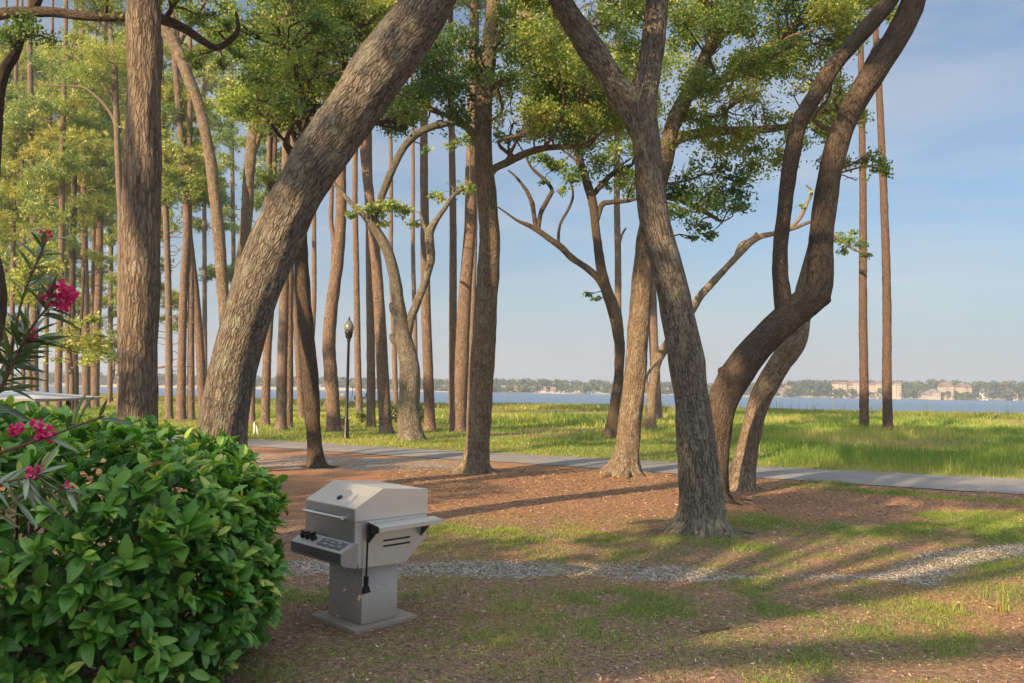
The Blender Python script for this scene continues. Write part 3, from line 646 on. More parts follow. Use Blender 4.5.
tree('oak_tree', 'slender dark oak on the lawn with bare forked branches spreading left against the sky', 'tree', OG, 30.0,
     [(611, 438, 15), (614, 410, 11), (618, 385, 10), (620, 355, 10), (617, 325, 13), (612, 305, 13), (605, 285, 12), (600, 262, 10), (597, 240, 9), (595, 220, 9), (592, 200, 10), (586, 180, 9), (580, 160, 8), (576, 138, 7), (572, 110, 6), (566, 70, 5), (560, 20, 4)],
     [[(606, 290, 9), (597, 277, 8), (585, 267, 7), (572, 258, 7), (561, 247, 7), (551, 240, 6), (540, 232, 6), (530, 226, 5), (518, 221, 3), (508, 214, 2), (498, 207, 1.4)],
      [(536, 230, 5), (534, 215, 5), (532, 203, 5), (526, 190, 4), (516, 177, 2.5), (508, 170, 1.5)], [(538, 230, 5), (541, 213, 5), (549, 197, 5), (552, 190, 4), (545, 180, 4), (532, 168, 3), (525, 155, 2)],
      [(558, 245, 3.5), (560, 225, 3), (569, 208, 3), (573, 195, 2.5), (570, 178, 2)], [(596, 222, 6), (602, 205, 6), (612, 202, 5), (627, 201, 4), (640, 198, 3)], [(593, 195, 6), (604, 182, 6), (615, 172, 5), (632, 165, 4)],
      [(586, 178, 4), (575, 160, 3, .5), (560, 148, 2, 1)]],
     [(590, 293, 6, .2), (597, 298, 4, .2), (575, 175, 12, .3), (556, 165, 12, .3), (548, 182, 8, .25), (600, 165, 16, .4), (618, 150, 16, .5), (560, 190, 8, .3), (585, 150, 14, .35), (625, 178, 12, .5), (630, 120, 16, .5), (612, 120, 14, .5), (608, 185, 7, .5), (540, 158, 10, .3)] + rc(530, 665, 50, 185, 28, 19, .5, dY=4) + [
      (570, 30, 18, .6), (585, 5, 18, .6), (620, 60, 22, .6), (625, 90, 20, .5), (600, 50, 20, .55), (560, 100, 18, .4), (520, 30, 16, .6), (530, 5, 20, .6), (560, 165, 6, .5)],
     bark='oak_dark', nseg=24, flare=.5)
tree('oak_tree', 'distant oak behind the forked trunk sending one long bare limb out to the right', 'tree', OG, 38.0,
     [(650, 426, 13), (651, 405, 11), (653, 385, 10), (657, 362, 10), (667, 345, 10), (680, 326, 9), (692, 309, 9), (702, 294, 8), (713, 282, 8), (727, 267, 7), (742, 251, 7), (752, 241, 7), (762, 236, 6), (776, 233, 5), (795, 228, 4), (815, 222, 3), (832, 236, 2)],
     [[(735, 259, 5), (741, 245, 5), (750, 240, 4), (757, 233, 3)], [(790, 229, 4), (800, 218, 4), (806, 205, 4), (812, 192, 2.5), (806, 185, 2)], [(812, 224, 3), (838, 238, 3), (855, 250, 2.4), (872, 254, 1.5)], [(651, 400, 5), (646, 380, 4), (652, 366, 2)]],
     [(835, 238, 8, .4), (848, 240, 9, .4), (858, 246, 8, .35), (866, 257, 6, .3), (842, 250, 6, .4), (852, 233, 5, .4), (804, 206, 4, .4, 0, .6, .6), (820, 226, 5, .5, 0, .6, .6), (812, 194, 5, .5, 0, .6, .5)], bark='oak_pale', nseg=20, flare=.6)
# left-hand oak mostly outside the frame, its limb crossing the top left corner
tree('oak_tree', 'dark oak limb and stem entering at the top left corner beside the picture edge', 'tree', OG, 13.0,
     [(-60, 520, 46), (-50, 440, 38), (-30, 380, 32), (-12, 330, 28), (-8, 290, 26), (-9, 250, 16), (-8, 200, 13), (-5, 140, 12), (-1, 90, 12), (5, 70, 11), (14, 56, 10), (20, 38, 10), (29, 18, 10), (38, 0, 9), (52, -40, 8)],
     [[(-40, 40, 14), (-10, 18, 12), (10, 13, 12), (33, 12, 11), (60, 13, 10), (83, 16, 10), (105, 17, 9), (128, 17, 9), (150, 18, 10), (165, 20, 11), (187, 30, 9), (203, 41, 8), (216, 48, 7), (228, 42, 7), (238, 30, 5), (236, 12, 3)],
      [(166, 18, 6), (172, 8, 5), (180, -8, 5), (190, -30, 3)], [(-45, 420, 22), (-60, 300, 20, -1), (-58, 180, 18, -1), (-45, 90, 17, -.5), (-38, 38, 15), (-60, -20, 12), (-90, -90, 8)]],
     [(25, 32, 14, .1), (50, 38, 14, .15), (8, 35, 12, .2), (228, 25, 12, .4), (205, 18, 14, .35), (240, 55, 12, .35), (220, 65, 10, .4), (195, 60, 10, .3), (22, 20, 12, .1)]
     + rc(-200, 200, -160, -20, 12, 45, .35), bark='oak_dark', nseg=24, flare=.5)
tree('oak_tree', 'slim pale leaning oak with a mossy crown base, left of the thick sloping trunk', 'tree', OG, 26.0,
     [(226, 440, 17), (230, 380, 15), (236, 310, 13), (241, 265, 12), (246, 225, 12), (249, 175, 12), (253, 135, 12), (258, 105, 13), (264, 78, 13), (270, 55, 12), (278, 35, 9), (290, 10, 7), (300, -30, 5)],
     [[(262, 90, 8), (252, 70, 7, .5), (240, 50, 5, 1), (225, 30, 3, 1)], [(254, 150, 6), (266, 115, 8), (274, 75, 8), (279, 45, 6), (274, 28, 5), (264, 15, 3)]],
     [(270, 38, 14, .75), (285, 30, 12, .7), (262, 25, 14, .7), (255, 60, 12, .6), (240, 40, 14, .55), (228, 22, 14, .5), (285, 55, 10, .65), (300, 90, 10, .5), (296, 10, 14, .6), (242, 85, 10, .5)], bark='oak_pale', nseg=20, flare=.4)
tree('oak_tree', 'slim bent trunk curving down between the straight brown trunk and the sloping one', 'tree', OG, 25.0,
     [(231, 444, 15), (228, 380, 13), (225, 320, 12), (222, 277, 12), (218, 227, 12), (213, 180, 12), (206, 136, 11), (199, 106, 11), (190, 82, 12), (182, 60, 12), (173, 42, 12), (163, 28, 13), (155, 10, 12), (148, -20, 8)],
     [[(176, 48, 7), (186, 30, 6, .5), (200, 10, 5, 1), (212, -15, 4, 1)]],
     [(200, 50, 14, .5), (215, 30, 12, .5), (190, 15, 16, .5), (205, 80, 12, .5), (180, -5, 20, .5), (225, 5, 16, .5)], bark='oak_pale', nseg=20, flare=.4)

# ------------------------------------------------------------------ the pines
PG = 'tall pines along the shore'
def hor(px): return 381.8 + .0155 * px
def pine(label, path, wpx, base=None, crown=None, bark='pine', twigs=None, flare=.4, nseg=14, seed=None, top=-90, dead=0, name='pine_tree'):
    bx, by = path[0]; Y = 1.75 * F / (by - hor(bx)); Y = min(Y, 78)
    (x1, y1), (x0, y0) = path[-1], path[-2]
    P = list(path)
    if y1 > -5:
        k = (top - y1) / (y1 - y0) if y1 != y0 else 0; P.append((x1 + (x1 - x0) * k * .7, top))
    ys = np.array([p[1] for p in P], float); t = (by - ys) / (by - P[-1][1])
    tr = [(p[0], p[1], wpx * (1.0 - .5 * tt)) for p, tt in zip(P, t)]
    cl = []; limbs = []
    if crown:
        for (cy0, cy1, hw, n, r, ti) in crown:
            for _ in range(int(n * 1.6)):
                cy = rng.uniform(cy0, cy1); cxp = np.interp(-cy, -ys, [p[0] for p in P]); o = rng.uniform(-hw, hw)
                cl.append((cxp + o, cy, r * rng.uniform(.7, 1.3), np.clip(ti + .1 + rng.normal(0, .15), 0, 1), rng.uniform(-1, 1) * hw * Y / F, .55, 1.1))
    for _ in range(dead):
        cy = rng.uniform(230, 370); cxp = np.interp(-cy, -ys, [p[0] for p in P]); s = rng.choice([-1, 1]); l = rng.uniform(8, 22)
        limbs.append([(cxp, cy, 1.3), (cxp + s * l * .5, cy + rng.uniform(-3, 3), .9), (cxp + s * l, cy + rng.uniform(-6, 4), .5)])
    for l in (twigs or []): limbs.append(l)
    return tree(name, label, 'tree', PG, Y, tr, limbs, cl, bark=bark, kind='pine', flare=flare, nseg=nseg)
UP = [(-120, 10, 45, 7, 24, .45)]          # crown that is mostly above the frame
pine('thin pine at the far left edge beyond the pale canopy', [(10, 407), (12, 330), (14, 200), (16, 80), (17, 0)], 5, crown=[(60, 250, 26, 9, 17, .5)])
pine('short forked pine stem just behind the pale canopy roof', [(23, 406), (23, 370), (26, 320), (24, 240), (22, 150), (22, 40)], 4.5, crown=[(150, 300, 28, 9, 16, .6)])
pine('pale sunlit pine rising above the tip of the canopy roof', [(35, 408), (34, 350), (34, 280), (33, 215), (32, 160), (30, 60), (29, 0)], 8, crown=[(110, 300, 30, 14, 17, .65)], bark='pine', twigs=[[(33, 205, 3), (22, 195, 2.4), (10, 184, 1.6)], [(33, 210, 2), (26, 203, 1.5), (22, 196, 1)]])
pine('narrow pine second right of the canopy tip', [(46, 407), (46, 350), (48, 260), (50, 150), (52, 40)], 5, crown=[(60, 260, 26, 9, 17, .5)], bark='pine_grey')
pine('grey pine with leafless lower stem right of the canopy tip', [(58, 411), (59, 350), (61, 280), (62, 200), (62, 160), (64, 90), (66, 10)], 7, crown=[(60, 230, 32, 14, 17, .55)])
pine('dark forked pine left of a sunlit pair', [(75, 410), (75, 370), (74, 345), (72, 300), (74, 200), (75, 100), (76, 20)], 7, crown=[(90, 260, 28, 9, 17, .5)], bark='oak_dark', twigs=[[(75, 355, 4), (79, 335, 3.5), (82, 310, 3), (84, 270, 2)]])
pine('orange barked pine in the sunlit pair near the small sapling', [(86, 409), (86, 350), (85, 280), (84, 220), (84, 150), (83, 60), (82, 0)], 8, crown=[(40, 190, 32, 14, 18, .6)])
pine('right hand pine of the sunlit pair near the small sapling', [(95, 408), (96, 350), (99, 280), (100, 220), (102, 150), (104, 60), (105, 0)], 8, crown=[(50, 230, 30, 12, 17, .55)])
pine('slender far pine seen between the sunlit pair', [(91, 405), (92, 330), (94, 230), (95, 120), (96, 30)], 4, crown=[(70, 220, 22, 7, 16, .5)])
pine('grey pine half hidden by the left side of the straight brown trunk', [(121, 418), (121, 330), (121, 227), (119, 180), (117, 133), (115, 70), (110, 27), (106, 0)], 8, bark='pine_grey', crown=[(-20, 120, 40, 10, 20, .55)],
     twigs=[[(117, 128, 4), (110, 112, 3.4), (98, 98, 3), (84, 88, 2.4), (62, 86, 1.6), (40, 86, 1)], [(117, 108, 4), (108, 92, 3.4), (94, 72, 3), (80, 60, 2.2), (64, 53, 1.4)], [(115, 92, 3), (104, 74, 3), (88, 60, 2)]], dead=4)
pine('small sapling pine in the sun beyond the lawn strip', [(109, 403), (111, 385), (114, 372), (114, 350)], 2.6, crown=[(340, 360, 10, 3, 9, .5)], top=335, name='sapling')
pine('pine with sparse dead side twigs right of the straight brown trunk', [(169, 419), (169, 350), (168, 280), (166, 220), (163, 160), (162, 90), (160, 20)], 7.5, crown=[(60, 200, 26, 6, 16, .5)], bark='pine_grey', dead=26)
pine('pine in the trio beyond the sloping trunk, leftmost and straightest', [(181, 420), (182, 350), (184, 280), (187, 220), (183, 160), (178, 100), (174, 40)], 9, crown=[(80, 190, 26, 7, 16, .5)], dead=6)
pine('pine in the trio beyond the sloping trunk, thin middle one', [(191, 420), (191, 350), (191, 280), (189, 200), (190, 120), (190, 40)], 7, crown=[(100, 200, 24, 6, 15, .45)])
pine('pine leaning left in the trio beyond the sloping trunk', [(203, 419), (200, 350), (195, 290), (188, 225), (184, 150), (180, 97), (177, 40)], 9, crown=[(60, 190, 24, 7, 16, .55)])
pine('thin dark pine just right of the sloping trunk base', [(252, 425), (253, 380), (262, 320), (264, 250), (268, 180), (270, 110), (272, 40)], 6, crown=[(120, 210, 22, 5, 14, .4)], bark='pine_grey')
pine('pine with flared foot beside the white stakes', [(265, 425), (267, 360), (271, 290), (272, 220), (274, 140), (276, 60)], 9, crown=[(60, 200, 24, 5, 14, .45)])
pine('stout dark pine left of the twisted dark oak', [(281, 430), (282, 370), (284, 300), (284, 240), (286, 150), (288, 60)], 11, crown=UP, bark='pine_grey')
pine('pine squeezed between two others left of the twisted dark oak', [(288, 427), (289, 370), (289, 300), (291, 230), (293, 150), (295, 60)], 9, crown=UP)
pine('thin sunlit pine leaning left behind the twisted dark oak', [(302, 418), (299, 370), (295, 310), (291, 270), (288, 210), (285, 140), (283, 60)], 7, crown=[(110, 200, 22, 5, 14, .5)])
pine('thin far pine showing right of the twisted dark oak', [(311, 410), (311, 360), (314, 300), (314, 220), (313, 150), (312, 60)], 5.5, crown=UP, bark='pine_grey')
pine('broad pine with a bowed trunk just left of the lamp post', [(334, 431), (332, 390), (329, 345), (332, 305), (338, 260), (341, 215), (341, 160), (343, 80), (345, 0)], 14, crown=UP, bark='pine', twigs=[[(331, 320, 6), (333, 285, 6), (334, 240, 5.5), (331, 220, 5), (333, 160, 4)]])
pine('slim sunlit pine just right of the lamp post', [(360, 420), (358, 370), (357, 310), (356, 250), (355, 190), (356, 120), (357, 40)], 7, crown=UP)
pine('straight grey pine between the slim pine and the reddish pine', [(371, 427), (371, 370), (370, 300), (369, 230), (369, 160), (368, 60)], 9, crown=UP, bark='pine_grey')
pine('reddish pine leaning left immediately left of the gnarled forked oak', [(386, 433), (383, 380), (380, 320), (376, 260), (371, 210), (366, 165), (363, 127), (361, 60)], 13, crown=UP + [(90, 150, 22, 3, 12, .4)], bark='pine')
pine('thin far pine rising behind the gnarled forked oak', [(396, 418), (394, 340), (391, 260), (391, 180), (390, 100), (389, 20)], 5.5, crown=UP, bark='pine_grey')
pine('second thin far pine seen in the fork of the gnarled oak', [(416, 412), (415, 330), (413, 250), (413, 170), (412, 80)], 5, crown=UP, bark='pine_grey')
pine('straight reddish pine right of the gnarled forked oak', [(430, 430), (428, 370), (426, 310), (425, 240), (424, 170), (424, 113), (424, 40)], 11, crown=UP)
pine('slender pine pressed against the left of the broad red pine', [(453, 424), (453, 360), (453, 300), (453, 220), (452, 150), (451, 60)], 9, crown=UP, bark='pine')
pine('broad red pine left of the solitary sunlit oak trunk', [(458, 431), (461, 380), (463, 330), (466, 280), (470, 230), (471, 180), (472, 120), (473, 60), (474, 10)], 15, crown=UP, bark='pine', twigs=[[(472, 70, 5), (455, 55, 4), (438, 42, 3), (430, 40, 2)]])
pine('thin pine just behind the broad red pine', [(468, 425), (470, 370), (473, 300), (475, 230), (476, 150), (477, 60)], 6, crown=UP, bark='pine_grey')
pine('pale pine column between the bare oak and the leaning sunlit trunk', [(619, 421), (618, 370), (618, 310), (618, 260), (617, 210), (617, 160), (617, 80)], 8, crown=UP, bark='pine', twigs=[[(618, 250, 3), (622, 235, 2.4), (626, 228, 2)]])
pine('far pine with flared foot behind the leaning sunlit trunk', [(657, 420), (656, 390), (654, 350), (652, 290), (651, 220), (650, 150), (650, 60)], 10, crown=[(-100, 10, 30, 5, 20, .5)], bark='pine', flare=.7)
pine('left one of the two bare pines by the water on the right', [(864, 430), (864, 380), (863, 320), (863, 260), (863, 200), (862, 130), (861, 60), (860, 0)], 9, crown=[(-150, -40, 40, 10, 24, .5)], bark='pine_dark')
pine('right one of the two bare pines by the water, darker', [(888, 432), (887, 380), (887, 320), (886, 260), (884, 200), (881, 130), (878, 70), (875, 20)], 9.5, crown=[(-150, -40, 40, 10, 24, .5)], bark='pine_dark')
# foliage-rich pines filling the grove at the left
for k, (bx, by, x1, ht, lab) in enumerate([(-14, 404, -10, .55, 'pine crown filling the left edge above the oleander'), (4, 400, 6, .6, 'far bushy pine behind the oleander blossoms'), (68, 399, 66, .62, 'far bushy pine above the magenta blossoms'),
                         (110, 398, 112, .6, 'far bushy pine left of the straight brown trunk'), (150, 399, 153, .55, 'far bushy pine hidden behind the straight brown trunk'), (205, 400, 204, .45, 'far thin crowned pine between the bent slim trunks'),
                         (235, 401, 232, .4, 'far round crowned pine low beside the sloping trunk')]):
    if k < 5: cr = [(40, 330, 34, 22, 17, ht), (40, 200, 36, 10, 18, ht + .1)]
    else: cr = [(150, 280, 16, 7, 12, ht), (30, 150, 30, 8, 16, ht)]
    pine(lab, [(bx, by), (bx * .5 + x1 * .5, 250), (x1, 120), (x1, 20)], 5, crown=cr, bark='pine_grey')
for bx, lab in [(70, 'low bushy yellow green tree right behind the oleander flowers'), (28, 'low bushy yellow green tree left behind the oleander flowers')]:
    tree('leafy_tree', lab, 'tree', None, 40 if bx == 70 else 44, [(bx, 422, 6), (bx + 2, 380, 5), (bx - 2, 340, 4), (bx, 300, 3)], [],
         ([(62, 345, 14, .8), (80, 340, 14, .85), (96, 350, 10, .8), (52, 358, 9, .7), (84, 358, 13, .8), (70, 352, 16, .8), (60, 335, 14, .8), (88, 344, 14, .8), (75, 330, 14, .75), (100, 335, 7, .7), (92, 320, 8, .75)] if bx == 70 else [(38, 268, 20, .8), (25, 280, 18, .75), (30, 300, 14, .7), (45, 272, 16, .8), (48, 255, 13, .8), (18, 262, 12, .7), (35, 250, 12, .8), (50, 280, 9, .7)]), bark='pine_grey', kind='oak', flare=.3, nseg=8)

# ------------------------------------------------------------------ unseen shade trees behind and left of the camera, crowns shaped for their shadows
AX = np.array([-SUN_AZ[0], -SUN_AZ[1]])         # away from the sun
TE = math.tan(SUN_EL); TS = TE / math.tan(rad(19))
def sunpos(a, s): return AX[0] * s + AX[1] * a, AX[1] * s - AX[0] * a      # x,y from cross position a and along-sun s
def shade_tree(label, a, s, blobs, th, seed, bark='oak', leaf=.14, dn=1.0):
    """blobs: (a, b, r) in the plane that faces the sun; b = height of the shadow edge at s=0"""
    x, y = sunpos(a, s); root = thing('oak_tree', label, 'tree', (x, y, 0), 0, OG)
    ac = Acc(); ac.tube(np.array([[x, y, -.2, .34], [x + .1, y, 1.2, .30], [x - .2, y + .2, th * .5, .27], [x + .1, y + .1, th, .2], [x, y, th + 2, .1]]), nseg=20, flare=.5, seed=seed, base_z=0)
    V_ = []; Q_ = []; T_ = []; off = 0
    for bi, (ba, bb, r) in enumerate(blobs):
        ds = rng.uniform(-1.2, 1.2); bx, by = sunpos(ba, s + ds); z = bb * TS - TE * (s + ds)
        n = int(dn * 2.2 * math.pi * r * r / (leaf * leaf * .3))
        C, S, idx = clump_points(np.array([bx, by, z]), r, r, r * .8, n, min(.45, r * .4))
        C[:, 2] = np.maximum(C[:, 2], .15)
        V, q, t = leaf_quads(C, leaf, .6, np.clip(.4 + rng.normal(0, .15, n), 0, 1)); V_.append(V); Q_.append(q + off); T_.append(t); off += len(V)
        zb = min(max(th * .6, z - 2), th + 1.5)
        brs = Acc(); brs.tube(np.array([[x, y, zb, .1], [(x + bx) / 2, (y + by) / 2, (zb + z) / 2 - .2, .07], [bx, by, z, .03]]), nseg=6, step=.3)
        if r > .5 or bi % 9 == 0: brs.build('branch', M[bark], root)
    ac.build('trunk', M[bark], root)
    link('crown', mesh_np('crown', np.vstack(V_), [np.vstack(Q_)], dict(tint=np.concatenate(T_))), M['oakleaf'], root, smooth=False)
def band(a0, a1, b0, b1, r, step):
    o = []
    for a in np.arange(a0, a1 + .01, step):
        for b in np.arange(b0, b1 + .01, step): o.append((a + rng.uniform(-.3, .3) * step, b + rng.uniform(-.3, .3) * step, r * rng.uniform(.8, 1.15)))
    return o
LIT = [(760, 548, .45), (700, 556, .3), (820, 555, .5), (885, 552, .4), (795, 580, .3), (870, 600, .55), (905, 592, .5), (945, 572, .45), (960, 556, .4), (1000, 604, .8), (1020, 585, .7), (975, 630, .7), (1015, 640, .35), (1000, 672, .7), (950, 690, .6), (885, 505, .6), (960, 520, .6), (1000, 517, .5), (640, 492, 1.0), (600, 500, .8), (660, 480, 1.2), (840, 492, .5), (720, 655, .2), (830, 640, .25), (800, 530, .25), (1040, 620, .8), (905, 645, .25)]
def ab(p): sx = p[0] * AX[0] + p[1] * AX[1]; return (p[0] * AX[1] - p[1] * AX[0], sx * TE)
LC = [ab(G(742, 489))]
LB = [(ab(G(a, b))[0], ab(G(a, b))[1] / TE, c) for a, b, c in [(1000, 606, .6), (960, 628, .5), (1000, 672, .5), (1030, 600, .7), (940, 690, .4), (875, 600, .25), (945, 572, .25), (800, 552, .3)]]
LW = [(*G(a, b), c) for a, b, c in LIT]
def dapple():  # leaf blobs shade the ground except where patches are kept sunlit
    o = []
    for a in np.arange(-5.3, 2.6, .36):
        for b in np.arange(1.1, 6.2, .27):
            x, y = sunpos(a, b * TS / TE)
            if any(((x - lx) ** 2 + ((y - ly) * .8) ** 2) < (lr * 1.15 + .22) ** 2 for lx, ly, lr in LW): continue
            if any(abs(a - la) < lr * .7 + .25 and abs(b * TS / TE - ls_) < lr + .65 for la, ls_, lr in LB): continue
            if any(abs(a - la) < .42 and b * TS > lb - .1 for la, lb in LC): continue
            if rng.random() < .12: continue
            o.append((a + rng.uniform(-.08, .08), b + rng.uniform(-.06, .06), .27))
    return o
shade_tree('low leafy unseen shade oak on the left, beyond the hedge', -11.0, -9, band(-13.2, -9.4, -.4, 3.5, .95, 1.15), 3.6, 1)
shade_tree('low leafy unseen shade oak behind the oleander', -7.4, -9.5, band(-9.2, -5.8, -.4, 2.35, .85, 1.1), 4.2, 2)
shade_tree('broad low unseen oak, crown shaped to dapple the ground, behind the photographer', -3.3, -10, band(-5.0, -2.9, -.6, 1.6, .85, 1.1) + band(-2.3, -1.9, -.6, .7, .4, .7) + dapple(), 4.5, 3)
shade_tree('tall spreading unseen shade oak behind the photographer', -4.2, -14, band(-6.6, -2.4, 5.6, 13.5, 1.0, 1.75) + [(-5.0, 4.5, .7), (-3.4, 4.2, .8), (-4.2, 3.6, .7)], 8.5, 4)
shade_tree('tall airy unseen shade oak to the far left', -10.5, -15, band(-12.5, -7.4, 8.6, 13, .8, 1.75), 9.5, 5)
shade_tree('young unseen shade oak to the right behind the photographer', 2.4, -9, band(2.1, 5.0, -.4, 3.4, .8, 1.15), 5, 6)

shade_tree('tall unseen shade oak far to the left beyond the bay hedge', -16, -6, band(-18.5, -13.2, 4.4, 5.6, .7, 1.5) + band(-19, -13, 7.2, 11, .7, 2.1), 6, 8)
shade_tree('wide unseen shade oak furthest to the left', -23, -8, band(-28, -20, 5, 11, .9, 2.3), 6, 9)
# ------------------------------------------------------------------ hedge
def leaf_grid(C, D, Nn, length, width, tint, curl=.25, nu=3, nv=5, fold=.28, shape='oval'):
    """C base, D direction, Nn normal"""
    n = len(C); D = norm(D); S = norm(np.cross(D, Nn)); Nn = norm(np.cross(S, D))
    v = np.linspace(0, 1, nv); 
    prof = (np.sin(np.pi * np.clip(v, .015, .975) ** 1.15) ** .6) if shape == 'oval' else np.sin(np.pi * np.clip(v, .02, .98)) ** .8
    u = np.linspace(-1, 1, nu)
    VV, UU = np.meshgrid(v, u, indexing='ij'); PR = np.repeat(prof[:, None], nu, 1)
    w_ = width[:, None, None] * .5 * PR * UU; l_ = length[:, None, None] * VV
    cu = curl[:, None, None] if hasattr(curl, '__len__') else curl
    h_ = np.abs(UU) * PR * width[:, None, None] * fold - cu * length[:, None, None] * VV ** 2
    V = C[:, None, None] + D[:, None, None] * l_[..., None] + S[:, None, None] * w_[..., None] + Nn[:, None, None] * h_[..., None]
    i = np.arange(n * nu * nv).reshape(n, nv, nu)
    q = np.stack([i[:, :-1, :-1], i[:, :-1, 1:], i[:, 1:, 1:], i[:, 1:, :-1]], -1).reshape(-1, 4)
    luv = np.stack([np.broadcast_to(UU, (n, nv, nu)), np.broadcast_to(VV, (n, nv, nu)), np.broadcast_to(tint[:, None, None] * 9, (n, nv, nu))], -1).reshape(-1, 3)
    return V.reshape(-1, 3), q, np.repeat(tint, nu * nv), luv

HC = np.array([-3.44, 4.85, .70]); HR = np.array([1.98, 1.3, .84])      # hedge centre and half sizes (superellipsoid)
def hedge_surface(n):
    d = rng.normal(size=(n, 3)); d = norm(d)
    e = 3.0
    k = (np.sum(np.abs(d) ** e, 1)) ** (-1 / e); p = d * k[:, None]
    nrm = norm(np.sign(p) * np.abs(p) ** (e - 1) / HR)
    lump = 1 + .14 * (fbm(p * 2.2 + 5, 3) - .5) + .10 * (fbm(p * 6 + 2, 2) - .5)
    return HC + p * HR * lump[:, None], nrm
root = thing('hedge_bush', 'large glossy leaved green hedge filling the lower left corner', 'hedge', (HC[0], HC[1], 0))
Vs = []; Qs = []; Ts = []; Us = []; off = 0
def add_leaves(C, D, Nn, ln, wd, ti, cu):
    global off
    V, q, t, u = leaf_grid(C, D, Nn, ln, wd, ti, cu); Vs.append(V); Qs.append(q + off); Ts.append(t); Us.append(u); off += len(V)
Pn, Nr = hedge_surface(3900)
keep = (Pn[:, 2] > .12) & (Pn[:, 1] < HC[1] + 1.2)
Pn, Nr = Pn[keep], Nr[keep]
inset = rng.uniform(0, 1, len(Pn)) ** 1.6 * .16
tips = Pn - Nr * inset[:, None] + Nr * .02
K = 6
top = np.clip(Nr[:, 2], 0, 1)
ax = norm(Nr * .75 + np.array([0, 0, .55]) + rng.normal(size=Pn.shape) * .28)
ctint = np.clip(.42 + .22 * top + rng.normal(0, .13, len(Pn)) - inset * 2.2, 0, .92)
for k in range(K):
    ref = norm(np.cross(ax, rng.normal(size=ax.shape)))
    ang = k * 2.4 + rng.uniform(0, .8, len(ax))
    side = norm(ref * np.cos(ang)[:, None] + np.cross(ax, ref) * np.sin(ang)[:, None])
    spread = (.55 + .9 * (k / K) + rng.uniform(-.15, .15, len(ax)))[:, None]
    D = norm(ax + side * spread + np.array([0, 0, -.12 * k / K])); Nn = norm(ax * 1.0 - side * .5 + np.array([0, -.1, .35]))
    B = tips - ax * (.06 * (k / K)) + rng.normal(size=ax.shape) * .006
    ln = rng.uniform(.055, .14, len(ax)) * rng.choice([.75, 1.0, 1.12], len(ax)) * (.75 + .35 * k / K); wd = ln * rng.uniform(.42, .56, len(ax))
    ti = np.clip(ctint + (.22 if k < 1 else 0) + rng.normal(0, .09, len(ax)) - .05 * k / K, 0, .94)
    ti = np.where(rng.random(len(ax)) < .03, .92, ti); dead = rng.random(len(ax)) < .010; ti = np.where(dead, rng.uniform(.965, 1, len(ax)), ti)
    add_leaves(B, D, Nn, ln, wd, ti, rng.uniform(.05, .45, len(ax)))
# inner leaves
Pi, Ni = hedge_surface(4200); Pi = HC + (Pi - HC) * rng.uniform(.55, .93, (len(Pi), 1)); kk = Pi[:, 2] > .15; Pi = Pi[kk]; Ni = Ni[kk]
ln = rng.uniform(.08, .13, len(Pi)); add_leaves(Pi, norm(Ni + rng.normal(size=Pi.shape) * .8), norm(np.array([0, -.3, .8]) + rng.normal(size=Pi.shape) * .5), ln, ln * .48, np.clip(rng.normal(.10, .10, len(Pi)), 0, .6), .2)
# long shoots at the top edge
me = mesh_np('foliage', np.vstack(Vs), [np.vstack(Qs)], dict(tint=np.concatenate(Ts), luv=np.vstack(Us)))
link('foliage', me, M['hedge'], root)
st = Acc()
for k in range(150):
    b = HC + np.array([rng.uniform(-.85, .85) * HR[0], rng.uniform(-.7, .7) * HR[1], -.78]); p, n_ = hedge_surface(1); tpt = p[0] - n_[0] * .24
    if tpt[2] < .3: tpt[2] = .5
    b = b * .45 + np.array([tpt[0], tpt[1], -.02]) * .55; b[2] = -.05
    mdl = b * .5 + tpt * .5 + rng.normal(size=3) * .08; r_ = rng.uniform(.006, .016)
    st.tube(np.array([[*b, r_ * 1.4], [*mdl, r_], [*tpt, r_ * .4]]), nseg=6, step=.08, lumps=.1)
for pxx in (8, 32, 60, 110, 197, 150): 
    g0 = gr(pxx, 800); b = at(pxx, 683, 4.35); b2 = b.copy(); b2[2] = -.05; tpt = b + np.array([rng.uniform(-.12, .06), .35, .3])
    st.tube(np.array([[*b2, .024], [*b, .02], [*tpt, .012]]), nseg=8, step=.06, lumps=.15)
st.build('stems', M['stem'], root)

# ------------------------------------------------------------------ oleander at the left edge
root = thing('oleander_shrub', 'oleander with narrow leaves and magenta blossoms arching in from the left edge', 'shrub', (-2.6, 3.0, 0))
st = Acc(); OV = []; OQ = []; OT = []; oo = 0
def ole(path, Y, leaves, droop=.25, tshift=0., ll=.15):
    global oo
    P = np.array([(*at(a, b, Y + (c if True else 0)), r) for a, b, c, r in path]); st.tube(P, nseg=8, step=.04, lumps=.08)
    S = resample(P, .01); n = leaves; idx = (len(S) * (1 - rng.uniform(0, .62, n) ** 1.3)).astype(int).clip(0, len(S) - 1)
    C = S[idx, :3]; T = norm(S[np.minimum(idx + 3, len(S) - 1), :3] - S[np.maximum(idx - 3, 0), :3])
    side = norm(np.cross(T, rng.normal(size=T.shape)))
    D = norm(T * rng.uniform(.3, 1.1, (n, 1)) + side * .8 + np.array([0, 0, -droop]) * rng.uniform(0, 1.5, (n, 1)))
    ln = rng.uniform(.6, 1.15, n) * ll; ti = np.clip(rng.normal(.35 + tshift, .18, n), 0, .84)
    V, q, t, u = leaf_grid(C, D, norm(rng.normal(size=T.shape) * .5 + np.array([0, -.5, .8])), ln, ln * .15, ti, rng.uniform(.0, .3, n), shape='long', fold=.3)
    OV.append(V); OQ.append(q + oo); OT.append(t); oo += len(V)
Yo = 3.0
base = (-190, 800, 0, .02)
